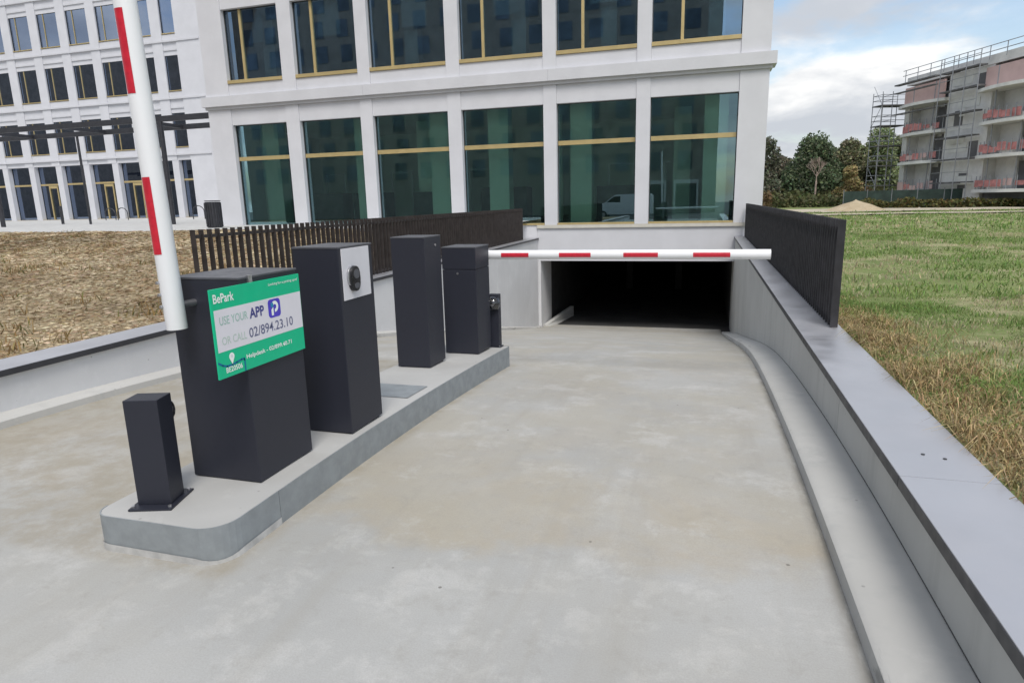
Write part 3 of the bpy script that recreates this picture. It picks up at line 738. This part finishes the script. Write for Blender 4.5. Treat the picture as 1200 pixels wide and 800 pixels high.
# ---- forecourt furniture
cn = empty('steel_canopy', (-35, 25.5, 1.0), 'dark steel pergola frame on thin posts in front of the left wing', 'pergola')
for y, z in ((24.2, 5.42), (26.9, 5.42)):
    part('beam', B(-62, -18.6, y-.06, y+.06, z, z+.24), M['metal_dark'], cn, .01)
for x in frange(-58, -19.6, 4.8):
    part('cross_beam', B(x-.05, x+.05, 24.27, 26.83, 5.46, 5.62), M['metal_dark'], cn)
for x, y, r in ((-23.15, 24.2, .105), (-31.1, 26.9, .06), (-22.75, 26.9, .06), (-40.5, 26.9, .06), (-33.6, 24.2, .105), (-44, 24.2, .105)):
    part('post', MB().tube((x, y, 1.0), (x, y, 5.44), r, n=10), M['metal_dark'], cn, smooth=True)
lb = empty('litter_bin', (-16.75, 19.4, .98), 'dark cylindrical litter bin at the left corner of the main building', 'litter bin')
part('bin_body', MB().tube((-16.75, 19.4, .985), (-16.75, 19.4, 1.88), .245, n=20), M['metal_dark'], lb, .01, True)
for k in range(16):
    a = 2*math.pi*k/16; part('slat', MB().box(-.022, .022, -.01, .01, 1.02, 1.86) if False else B(-16.75+.25*math.cos(a)-.02, -16.75+.25*math.cos(a)+.02, 19.4+.25*math.sin(a)-.02, 19.4+.25*math.sin(a)+.02, 1.02, 1.86), M['metal_dark'], lb)
part('bin_lid', MB().tube((-16.75, 19.4, 1.90), (-16.75, 19.4, 1.93), .265, n=20), M['metal_dark'], lb, .005, True)
for (x, y, l) in ((-34.6, 28.2, 'thin dark bollard on the paving at the far left edge'), (-30.2, 34.3, 'thin dark bollard on the paving beside the litter bin')):
    bo = empty('bollard', (x, y, 1.0), l, 'bollard', 'bollards on the forecourt')
    part('post', MB().tube((x, y, 1.0), (x, y, 1.98), .075, n=12), M['metal_dark'], bo, smooth=True)
    part('cap', MB().tube((x, y, 1.98), (x, y, 2.0), .08, .05, n=12), M['metal_dark'], bo, smooth=True)
def bike_rack(x, y, label):
    t = empty('bicycle_rack', (x, y, 1.0), label, 'bicycle rack', 'bicycle racks by the arcade')
    for k in range(2):
        m = MB(); n = 14; cx = x+k*1.1
        P = [(cx+.45*math.cos(R(180-180*i/n)), y, 1.45+.4*math.sin(R(180-180*i/n))) for i in range(n+1)]
        P = [(cx-.45, y, 1.0)]+P+[(cx+.45, y, 1.0)]
        for a, b in zip(P, P[1:]): m.tube(a, b, .03, n=6)
        part('hoop', m, M['metal_dark'], t, smooth=True)
bike_rack(-40.3, 36.5, 'pair of dark bicycle hoops in front of the arcade, left of the white boom')
bike_rack(-31.2, 34.8, 'pair of dark bicycle hoops in front of the arcade, right of the white boom')

# ================================================================== BEHIND THE CAMERA (seen mirrored in the windows)
ob = empty('brick_apartment_block', (-30, -36, 0), 'tall brown brick block across the street, mirrored in the office windows', 'building')
part('wall', B(-58, .9, -42, -31, 0, 27), M['brick_far'], ob)
wm = B(-.75, .75, -.05, .06, 0, 1.9).mesh('window'); wm2 = B(-1.2, 1.2, -.05, .06, 0, 2.6).mesh('window')
for r in range(8):
    for k in range(17):
        x = -56+k*3.35+(r % 2)*.4; z = 4.6+r*2.8
        inst('window', wm, M['pane_far'], ob, (x, -30.99, z))
for x in (-5.6, -2.2):
    f = part('shop_frame', MB().box(x-1.3, x-1.1, -31, -30.8, .3, 3.1).box(x+1.1, x+1.3, -31, -30.8, .3, 3.1).box(x-1.3, x+1.3, -31, -30.8, 3.1, 3.5), M['site_white'], ob)
    inst('shop_window', wm2, M['room_dark'], f, (x, -30.97, .35))
lo = empty('slab_block', (-125, -36, 0), 'long plain dark building across the street, mirrored in the wing windows', 'building')
part('wall', B(-170, -80, -44, -32, 0, 33), M['brick_far'], lo); part('roof', B(-170.3, -79.7, -44.3, -31.7, 33.01, 33.5), M['metal_dark'], lo)
vn = empty('parked_van', (-6.6, -13, 0), 'white panel van parked in the street, mirrored in an office window', 'van')
def van():
    x0, L = -9.2, 4.9
    prof = [(0, .35), (0, 1.0), (.15, 1.15), (1.0, 1.35), (1.75, 1.92), (2.0, 1.98), (4.75, 2.0), (4.88, 1.8), (4.9, .35)]
    n = len(prof); vs = [(x0+a, y, z) for y in (-14.0, -12.1) for a, z in prof]
    part('body', MB().add(vs, [tuple(range(n-1, -1, -1)), tuple(range(n, 2*n))]+[(i, (i+1) % n, n+(i+1) % n, n+i) for i in range(n)]), M['van'], vn, .05, True)
    for y in (-12.094, -14.006):
        part('side_window', MB().add([(x0+1.15, y, 1.38), (x0+1.75, y, 1.82), (x0+2.3, y, 1.85), (x0+2.3, y, 1.35)], [(0, 1, 2, 3)]), M['black'], vn)
    for wx in (.85, 4.0):
        for y in (-13.98, -12.3):
            w = part('wheel', MB().tube((x0+wx, y, .34), (x0+wx, y+.24, .34), .33, n=20), M['tyre'], vn, .02, True)
            part('rim', MB().tube((x0+wx, y-.01, .34), (x0+wx, y+.25, .34), .19, n=16), M['steel'], w, smooth=True)
van()

# ================================================================== RIGHT BACKGROUND
# ---- apartment block under construction
A0 = Vector((19.6, 80.0, 0)); U = Vector((.353, -.936, 0)).normalized(); Nn = Vector((-.936, -.353, 0)).normalized(); ZV = Vector((0, 0, 1))
cb = empty('building_site_block', (21, 76, 0), 'unfinished apartment block with scaffolding and red balcony guards beyond the meadow', 'building')
def ub(u0, u1, n0, n1, z0, z1):
    c = A0+U*(u0+u1)/2+Nn*(n0+n1)/2+ZV*(z0+z1)/2
    return MB().obox(c, U, Nn, ZV, (u1-u0)/2, (n1-n0)/2, (z1-z0)/2)
def site_block():
    P = lambda n, b, m, bev=0., **k: part(n, b, m, cb, bev, **k)
    lv = [1.68, 4.62, 7.45, 10.3]; top = 13.1; BW = 6.1; END = 22.0
    P('core_wall', ub(0, END, -11, -1.55, 0, top-.02), M['site_wall'])
    P('end_pier', ub(0, .75, -1.54, 0, 0, 10.29), M['site_wall'])
    P('front_wall', ub(BW, 11.4, -1.54, 0, 0, top-.8), M['site_wall']); P('front_wall', ub(16.8, END, -1.54, 0, 0, top-.8), M['site_wall'])
    P('parapet', ub(0, END, -1.54, .06, top-.79, top), M['site_wall'])
    for o_, w_ in ((0, BW), (10.65, BW)):
        P('ground_floor', ub(o_+.76, o_+w_-.01, -1.53, -.3, 0, 1.4), M['site_dark'])
        for i, z in enumerate(lv):
            m = MB(); n = 14; vs = []; bul = 1.0 if i != 3 else 1.25      # slab with a rounded outer edge
            a0, a1 = (-.25, 6.45) if i == 3 else (.3, 6.3)
            Q = [(a0, -1.5)]+[(a0+(a1-a0)*k/n, .15+bul*math.sin(math.pi*(.12+.76*k/n))) for k in range(n+1)]+[(a1, -1.5)]
            for zz in (z-.28, z): vs += [A0+U*(a+o_)+Nn*b+ZV*zz for a, b in Q]
            k = len(Q); m.add(vs, [tuple(range(k)), tuple(range(k, 2*k))]+[(q, (q+1) % k, k+(q+1) % k, k+q) for q in range(k)])
            P('balcony_slab', m, M['site_white'])
            nxt = lv[i+1] if i < 3 else top-.79
            P('recess_wall', ub(o_+.76, o_+3.1, -1.54, -1.2, z+.01, nxt-.29), M['site_pink'] if i == 3 else M['site_wall'])
            P('recess_opening', ub(o_+3.12, o_+4.0, -1.54, -1.35, z+.01, z+2.3), M['site_dark'])
            P('recess_wall', ub(o_+4.02, o_+w_-.02, -1.54, -1.3, z+.01, nxt-.29), M['site_dark'])
            P('prop', MB().tube(A0+U*(o_+1.6)+Nn*.3+ZV*z, A0+U*(o_+1.6)+Nn*.3+ZV*(nxt-.28), .05, n=6), M['scaf'])
            P('prop', MB().tube(A0+U*(o_+4.6)+Nn*.3+ZV*z, A0+U*(o_+4.7)+Nn*.3+ZV*(nxt-.28), .05, n=6), M['scaf'])
            if i < 3:
                for kk in range(6):
                    s_ = .75*math.sin((kk+.5)/6*math.pi)
                    P('guard_board', ub(o_+.55+kk*.88, o_+1.40+kk*.88, .2+s_, .25+s_, z+.10+random.uniform(0, .2), z+.85+random.uniform(-.3, .15)), M['site_red'] if random.random() < .8 else M['site_pink'])
                for kk in range(8):
                    q = A0+U*(o_+.5+kk*.8)+Nn*(.2+.8*math.sin((kk+.2)/7.4*math.pi))
                    P('guard_post', MB().tube(q+ZV*z, q+ZV*(z+1.15), .035, n=6), M['scaf'])
                P('material_bundle', ub(o_+2.2+i*.9, o_+3.3+i*.9, .1, .6, z+.01, z+.4), M['site_white'])
            else:
                P('curved_wall', ub(o_+.2, o_+w_-.3, .1, .3, z+.02, z+1.75), M['site_pink'])
    for z, u in ((11.0, 9.6), (8.1, 7.2), (2.4, 8.6), (5.2, 9.4), (8.1, 18), (2.4, 18)):
        P('window_opening', ub(u, u+1.1, -.02, .012, z-.6, z+.8), M['site_dark'])
    for z in (4.4, 7.3, 10.2):
        P('floor_edge', ub(BW+.2, 10.6, .002, .035, z-.12, z), M['site_white'])
    for z in (2.6, 5.6, 6.3, 8.8, 9.5, 11.6):
        P('insulation_sheet', ub(BW+.3+(z*1.7 % 1.5), BW+2.2+(z*2.3 % 2), .003, .05, z-.45, z+.35), M['site_white'])
    for h in (.45, .95):
        P('guard_rail', MB().tube(A0+U*-.4+Nn*.3+ZV*(top+h-.2), A0+U*END+Nn*.3+ZV*(top+h-.2), .035, n=6), M['scaf'])
    for u in frange(0, END, 1.9): P('guard_post', MB().tube(A0+U*u+Nn*.3+ZV*(top-.4), A0+U*u+Nn*.3+ZV*(top+.78), .035, n=6), M['scaf'])
site_block()
sc = empty('scaffold', (18.5, 80, 0), 'grey tube scaffold tower at the left corner of the unfinished block', 'scaffold')
def scaffold():
    V2 = Nn
    base = A0+U*-.35+Nn*1.25
    C = [base, base+U*-1.6, base+Nn*-1.6, base+U*-1.6+Nn*-1.6, base+Nn*1.1, base+U*-1.6+Nn*1.1]
    for c in C: part('standard', MB().tube(c, c+ZV*11.9, .04, n=6), M['scaf'], sc)
    for k in range(6):
        z = .3+k*2.05
        part('platform', MB().obox(base+U*-.8+Nn*-.25+ZV*z, U, Nn, ZV, .85, 1.4, .05), M['plank'], sc)
        for h in (.55, 1.05):
            for a, b in ((0, 1), (4, 5), (0, 4), (1, 5), (1, 3), (0, 2)):
                part('ledger', MB().tube(C[a]+ZV*(z+h), C[b]+ZV*(z+h), .03, n=5), M['scaf'], sc)
        a, b = (C[4], C[5]) if k % 2 else (C[5], C[4])
        part('brace', MB().tube(a+ZV*z, b+ZV*(z+2.05), .028, n=5), M['scaf'], sc)
scaffold()
s2 = empty('scaffold', (24, 72, 0), 'grey tube scaffold with dark plank decks along the right of the unfinished block', 'scaffold')
for k, z in enumerate((2.3, 4.4, 6.4, 8.5, 10.6, 12.3)):
    for u in frange(6.2, 11, 1.6)[:-1]:
        part('deck_plank', ub(u+.03, u+1.57, .35, 1.05, z+random.uniform(-.03, .03), z+.13), M['plank'], s2)
    part('ledger', MB().tube(A0+U*6.1+Nn*1.1+ZV*(z+1), A0+U*11+Nn*1.1+ZV*(z+1), .03, n=5), M['scaf'], s2)
    if k > 2: part('deck_plank', ub(.1, 6.0, .95 if k == 5 else 1.1, 1.5, z-.02 if k == 5 else z+.9, z+.1 if k == 5 else z+1.0), M['plank'], s2)
for u in frange(6.2, 11, 1.6): part('standard', MB().tube(A0+U*u+Nn*1.1, A0+U*u+Nn*1.1+ZV*13.6, .04, n=6), M['scaf'], s2)

# ---- site fence panels, utility box, sand heap
sf = empty('site_fence', (21, 69, 0), 'dark green netting fence in front of the unfinished block', 'fence')
for k in range(12):
    x = 14.6+k*2.0; y = 75-k*.9
    part('fence_panel', MB().obox((x, y, .95), Vector((2, -.9, 0)).normalized(), Vector((.9, 2, 0)).normalized(), ZV, 1.06, .03, .85), M['netting'], sf)
    part('fence_post', MB().tube((x-1, y+.45, 0), (x-1, y+.45, 1.95), .04, n=6), M['scaf'], sf)
ut = empty('utility_box', (15.6, 84, .05), 'small pale utility cabinet standing left of the green site fence', 'utility box')
part('body', B(15.2, 16.05, 83.6, 84.1, .02, 1.35), M['utility'], ut, .03); part('roof', B(15.12, 16.13, 83.5, 84.2, 1.35, 1.47), M['utility'], ut, .02)
def heap():
    m = MB(); n, k = 40, 14; vs = [(11.75, 60, 1.12)]
    for j in range(1, k+1):
        r = j/k
        for i in range(n):
            a = 2*math.pi*i/n; rx, ry = 2.45, 2.0
            w = 1+.16*mnoise.noise((math.cos(a)*1.5, math.sin(a)*1.5, 2))
            h = (1-r)**1.0*.72+.22*math.cos(r*math.pi/2)
            x, y = 11.75+rx*r*w*math.cos(a), 60+ry*r*w*math.sin(a)
            vs.append((x, y, .18+h*.93+.07*mnoise.noise((x*1.2, y*1.2, 5))*(1-r*.6)))
    fs = [(0, 1+i, 1+(i+1) % n) for i in range(n)]+[(1+(j-1)*n+i, 1+j*n+i, 1+j*n+(i+1) % n, 1+(j-1)*n+(i+1) % n) for j in range(1, k) for i in range(n)]
    tag(obj('sand_heap', m.add(vs, fs).mesh('sand_heap', smooth=True), M['sand']), 'low heap of pale sand at the far edge of the meadow', 'sand heap')
heap()
struct('bare_earth', MB().grid(frange(2.5, 24, 1.5), frange(55, 72, 2), lambda x, y: hr(x, y)+.06+.05*mnoise.noise((x*.6, y*.6, 9))), M['dirt'], smooth=True)

# ================================================================== VEGETATION
def leaf_mesh(name, pts, size, tints, flat=0., aspect=1.6):
    n = len(pts); P = np.asarray(pts, float)
    d1 = rng.normal(size=(n, 3)); d1[:, 2] *= (1-flat); d1 /= np.linalg.norm(d1, axis=1)[:, None]
    d2 = np.cross(d1, rng.normal(size=(n, 3))); d2 /= np.linalg.norm(d2, axis=1)[:, None]
    s = (size*rng.uniform(.6, 1.4, n))[:, None]
    co = np.stack([P-d1*s*aspect/2, P+d2*s/2, P+d1*s*aspect/2, P-d2*s/2], 1).reshape(-1, 3)
    return quad_mesh(name, co, np.repeat(tints, 4, 0))
def quad_mesh(name, co, tint, k=4):
    n = len(co)//k; me = bpy.data.meshes.new(name)
    me.vertices.add(len(co)); me.vertices.foreach_set('co', co.astype(np.float32).ravel())
    me.loops.add(len(co)); me.loops.foreach_set('vertex_index', np.arange(len(co), dtype=np.int32))
    me.polygons.add(n); me.polygons.foreach_set('loop_start', np.arange(0, len(co), k, dtype=np.int32))
    me.update(calc_edges=True)
    a = me.attributes.new('tint', 'FLOAT_COLOR', 'POINT')
    a.data.foreach_set('color', np.concatenate([tint, np.ones((len(tint), 1))], 1).astype(np.float32).ravel())
    me.validate(); return me
def tints(n, base, var=.3, hue=.15):
    b = np.asarray(base)[None, :]; k = rng.uniform(1-var, 1+var, (n, 1)); h = rng.uniform(1-hue, 1+hue, (n, 3)); return b*k*h
def tree(x, y, h, rx, base, label, n=7000, leaf=.30, trunk=.16, lobes=16, low=.12, dens=1., rz=None, cat='tree'):
    z0 = hr(x, y); t = empty('tree', (x, y, z0), label, cat, 'trees beyond the meadow')
    m = MB(); pts = []
    prev = Vector((x, y, z0-.1)); r = trunk
    for k in range(5):
        nx_ = Vector((x+random.uniform(-.12, .12)*k, y+random.uniform(-.12, .12)*k, z0+h*.8*(k+1)/5)); m.tube(prev, nx_, r, r*.72, 8, False); prev = nx_; r *= .72
    L = []
    for k in range(lobes):
        f = low+(1-low)*(k+.5)/lobes; a = random.uniform(0, 6.283)
        w = rx*math.sin(math.pi*min(1, (.18+.80*f)))**.75
        d = w*random.uniform(.25, .72); c = Vector((x+d*math.cos(a), y+d*math.sin(a), z0+h*(f*.9)+.02))
        s = rx*random.uniform(.42, .62)*(1.1-.3*f); L.append((c, s))
        st = Vector((x, y, z0+h*max(.1, f*.6))); m.tube(st, c, trunk*.38, trunk*.08, 6, False)
    wsum = sum(s**2 for _, s in L); P = []; T = []
    for c, s in L:
        k = int(n*s**2/wsum); v = rng.normal(size=(k, 3)); v /= np.linalg.norm(v, axis=1)[:, None]
        rad = s*rng.uniform(.45, 1.12, (k, 1))**.7
        q = v*rad*[1, 1, (rz or .85)]+np.array(c)
        P.append(q); lum = random.uniform(.78, 1.22); T.append(tints(k, base)*lum)
    P = np.concatenate(P); T = np.concatenate(T)
    keep = P[:, 2] > z0+.1
    part('trunk', m, M['bark'], t, smooth=True)
    obj('crown', leaf_mesh('crown', P[keep], leaf, T[keep]), M['leaf'], t)
    return t
tree(7.6, 92, 9.2, 1.9, (0.168, 0.178, 0.126), 'thin dark tree with gaps in its crown, beside the corner of the office block', 3900, 0.21, .12, 13, .2)
tree(13.2, 95, 8.8, 3.7, (0.113, 0.148, 0.084), 'large round dark green tree behind the bare pale tree', 22500, 0.24, .22, 40, .02)
tree(17.9, 97, 8.6, 3.0, (0.207, 0.211, 0.126), 'olive green tree in the middle of the tree row', 16500, 0.22, .18, 32, .02)
tree(21.2, 96, 9.9, 2.8, (0.236, 0.278, 0.143), 'fresh green tree behind the scaffold tower', 15000, 0.22, .18, 32, .02)
tree(24.6, 99, 9.0, 3.0, (0.197, 0.228, 0.126), 'mid green tree behind the unfinished block', 10500, 0.24, .18, 22, .04)
tree(15.8, 99, 7.6, 2.9, (0.168, 0.189, 0.116), 'dark green tree filling the gap between the round and the olive tree', 13500, 0.24, .16, 26, .02)
tree(9.8, 99, 6.4, 2.8, (0.168, 0.164, 0.116), 'low dull green tree left of the large round tree', 12000, 0.24, .14, 24, .02)
tree(16.6, 90, 4.8, 1.6, (0.325, 0.270, 0.131), 'low yellowish bush in front of the olive tree', 6750, 0.19, .08, 16, .02)
tree(38, 104, 9.5, 3.6, (0.177, 0.211, 0.116), 'broad green tree right of the unfinished block', 10500, 0.26, .2, 24, .04)
tree(46, 108, 8.8, 3.6, (0.157, 0.185, 0.106), 'broad dark tree at the far right edge of the tree row', 9000, 0.26, .2, 24, .04)
def bare_tree(x, y, h):
    z0 = hr(x, y); t = empty('bare_tree', (x, y, z0), 'bare pale brown tree standing before the large dark tree', 'tree')
    m = MB(); m.tube((x, y, z0-.1), (x+.05, y, z0+h*.45),   .13, .10, 8)
    tips = MB()
    def grow(p, d, l, r, k):
        q = p+d*l; (m if k > 1 else tips).tube(p, q, r, r*.6, 5, False)
        if k == 0: return
        for _ in range(4 if k > 1 else 5):
            e = (d+Vector((random.uniform(-.75, .75), random.uniform(-.75, .75), random.uniform(.0, .8)))).normalized(); grow(p+d*l*random.uniform(.55, 1), e, l*.72, r*.55, k-1)
    grow(Vector((x+.05, y, z0+h*.40)), Vector((0, 0, 1)), h*.20, .08, 4)
    part('trunk', m, M['bark_pale'], t); part('twigs', tips, M['bark_pale'], t)
bare_tree(13.0, 90.5, 7.0)
def undergrowth():
    n = 26000; X_ = rng.uniform(3, 60, n); Y_ = rng.uniform(86, 97, n)
    H_ = np.array([1.0+.22*(y-86)+.9*mnoise.noise((x*.35, y*.2, 1)) for x, y in zip(X_, Y_)])
    Z_ = rng.uniform(0, 1, n)**1.2*np.clip(H_, .3, 4)+.03
    br = np.array([mnoise.noise((x*.25, 5, 2)) for x in X_])[:, None]
    T = np.where(br > .05, tints(n, (.17, .125, .07), .35), tints(n, (.11, .12, .055), .35))
    o = obj('undergrowth', leaf_mesh('undergrowth', np.stack([X_, Y_, Z_], 1), .30, T), M['leaf']); o['kind'] = 'stuff'
    n = 7000; X_ = rng.uniform(14, 40, n); Y_ = 67.5-(X_-21)*.45+rng.normal(0, .5, n)
    H_ = np.array([.75+.6*mnoise.noise((x*.7, 1, 1)) for x in X_])
    Z_ = rng.uniform(0, 1, n)*np.clip(H_, .25, 1.4)+.15
    T = np.where(rng.random((n, 1)) > .5, tints(n, (.15, .125, .05), .35), tints(n, (.085, .095, .035), .35))
    o = obj('weeds', leaf_mesh('weeds', np.stack([X_, Y_, Z_], 1), .17, T), M['leaf']); o['kind'] = 'stuff'
undergrowth()

def blades(name, X_, Y_, Z_, h, w, lean, T, mat):
    n = len(X_); a = rng.uniform(0, 6.283, n); b = rng.uniform(0, 6.283, n)
    base = np.stack([X_, Y_, Z_], 1); side = np.stack([np.cos(a), np.sin(a), np.zeros(n)], 1)*w[:, None]/2
    l = lean[:, None]*np.stack([np.cos(b), np.sin(b), np.zeros(n)], 1)*h[:, None]
    mid = base+l*.35+np.array([0, 0, 1])*(h*np.sqrt(np.clip(1-(lean*.35)**2, .05, 1))*.55)[:, None]
    tip = base+l+np.array([0, 0, 1])*(h*np.clip(1-lean*.75, .08, 1))[:, None]
    co = np.stack([base-side, base+side, mid+side*.7, base-side, mid+side*.7, mid-side*.7, mid-side*.7, mid+side*.7, tip], 1).reshape(-1, 3)
    o = obj(name, quad_mesh(name, co, np.repeat(T, 9, 0), 3), mat); o['kind'] = 'stuff'; return o
def pn(X_, Y_, s, k): return np.array([mnoise.fractal((x*s, y*s, k), .9, 2.1, 4) for x, y in zip(X_, Y_)])
def meadow_grass():
    G = []
    for n, (x0, x1, y0, y1), h, w in ((70000, (1.3, 7, 1.4, 9), .055, .008), (70000, (1.3, 18, 9, 24), .07, .016), (42000, (1.3, 34, 24, 56), .10, .04)):
        X_ = rng.uniform(x0, x1, n); Y_ = rng.uniform(y0, y1, n)
        g = pn(X_, Y_, .55, 2); g2 = pn(X_, Y_, 1.6, 6)
        keep = (g*.6+g2*.6 > rng.uniform(-.75, .25, n)); X_, Y_, g, g2 = X_[keep], Y_[keep], g[keep], g2[keep]; n = len(X_)
        Z_ = np.array([hr(x, y) for x, y in zip(X_, Y_)])-.006
        hh = h*rng.uniform(.5, 1.5, n)*(1+1.3*np.clip(g2+.1*g, -.5, 1))
        dry = (g*1.3+g2*.5+rng.normal(0, .22, n) < -.12)[:, None]
        T = np.where(dry, tints(n, (.45, .40, .26), .3, .1), tints(n, (.19, .275, .085), .4, .14))
        G.append((X_, Y_, Z_, hh, w*rng.uniform(.6, 1.3, n), rng.uniform(.2, 1.1, n), T))
    c = [np.concatenate([g[i] for g in G]) for i in range(7)]
    blades('meadow_grass', *c, M['blade'])
    # tall dry grass fringe behind the right coping
    n = 26000; Y_ = rng.uniform(1.2, 12, n); X_ = 1.285+np.abs(rng.normal(0, .42, n))*np.clip(1.35-Y_*.11, .18, 1.2)
    Z_ = np.array([hr(x, y) for x, y in zip(X_, Y_)])-.01
    cl = np.clip(.75+.9*pn(X_, Y_, 1.7, 8), .2, 1.6)
    hh = rng.uniform(.07, .23, n)*cl*np.clip(1.25-Y_*.07, .4, 1.2)
    T = np.where(rng.random((n, 1)) > .22, tints(n, (.42, .325, .175), .38, .12), tints(n, (.22, .165, .075), .4, .15))
    T = np.where((rng.random(n) < np.clip((Y_-4)*.06, 0, .45))[:, None], tints(n, (.17, .19, .06), .3, .12), T)
    blades('dry_grass_fringe', X_, Y_, Z_, hh, rng.uniform(.004, .009, n), rng.uniform(.25, 1.25, n), T, M['straw'])
meadow_grass()
def bed_litter():
    n = 150000; Y_ = 1+16.1*rng.random(n)**.85; X_ = -5.86-rng.random(n)**1.25*30
    ok = X_ > -12-Y_*1.6; X_, Y_ = X_[ok], Y_[ok]; n = len(X_)
    Z_ = np.array([hl(x, y) for x, y in zip(X_, Y_)])+rng.uniform(.0, .035, n)
    g = pn(X_, Y_, .9, 3)[:, None]
    T = np.where(g+rng.normal(0, .3, (n, 1)) > 0, tints(n, (.48, .405, .285), .2, .06), tints(n, (.33, .25, .155), .26, .10))
    T = T*np.clip(1+.45*pn(X_, Y_, .33, 11), .72, 1.3)[:, None]
    d = np.hypot(X_, Y_)
    o = obj('straw_litter', leaf_mesh('straw_litter', np.stack([X_, Y_, Z_], 1), .007+.0010*d, T, .93, 4.5), M['straw']); o['kind'] = 'stuff'
    n = 5200; cx = rng.integers(0, 240, n); CX = -5.95-rng.random(240)**1.2*20; CY = rng.uniform(2.5, 16.6, 240)
    X_ = np.minimum(CX[cx]+rng.normal(0, .12, n), -5.9); Y_ = CY[cx]+rng.normal(0, .12, n)
    Z_ = np.array([hl(x, y) for x, y in zip(X_, Y_)])
    T = np.where(rng.random((n, 1)) > .3, tints(n, (.27, .185, .085), .35, .1), tints(n, (.13, .13, .055), .3, .15))
    blades('dry_weeds', X_, Y_, Z_, rng.uniform(.05, .22, n), rng.uniform(.01, .02, n), rng.uniform(.2, 1., n), T, M['straw'])
bed_litter()
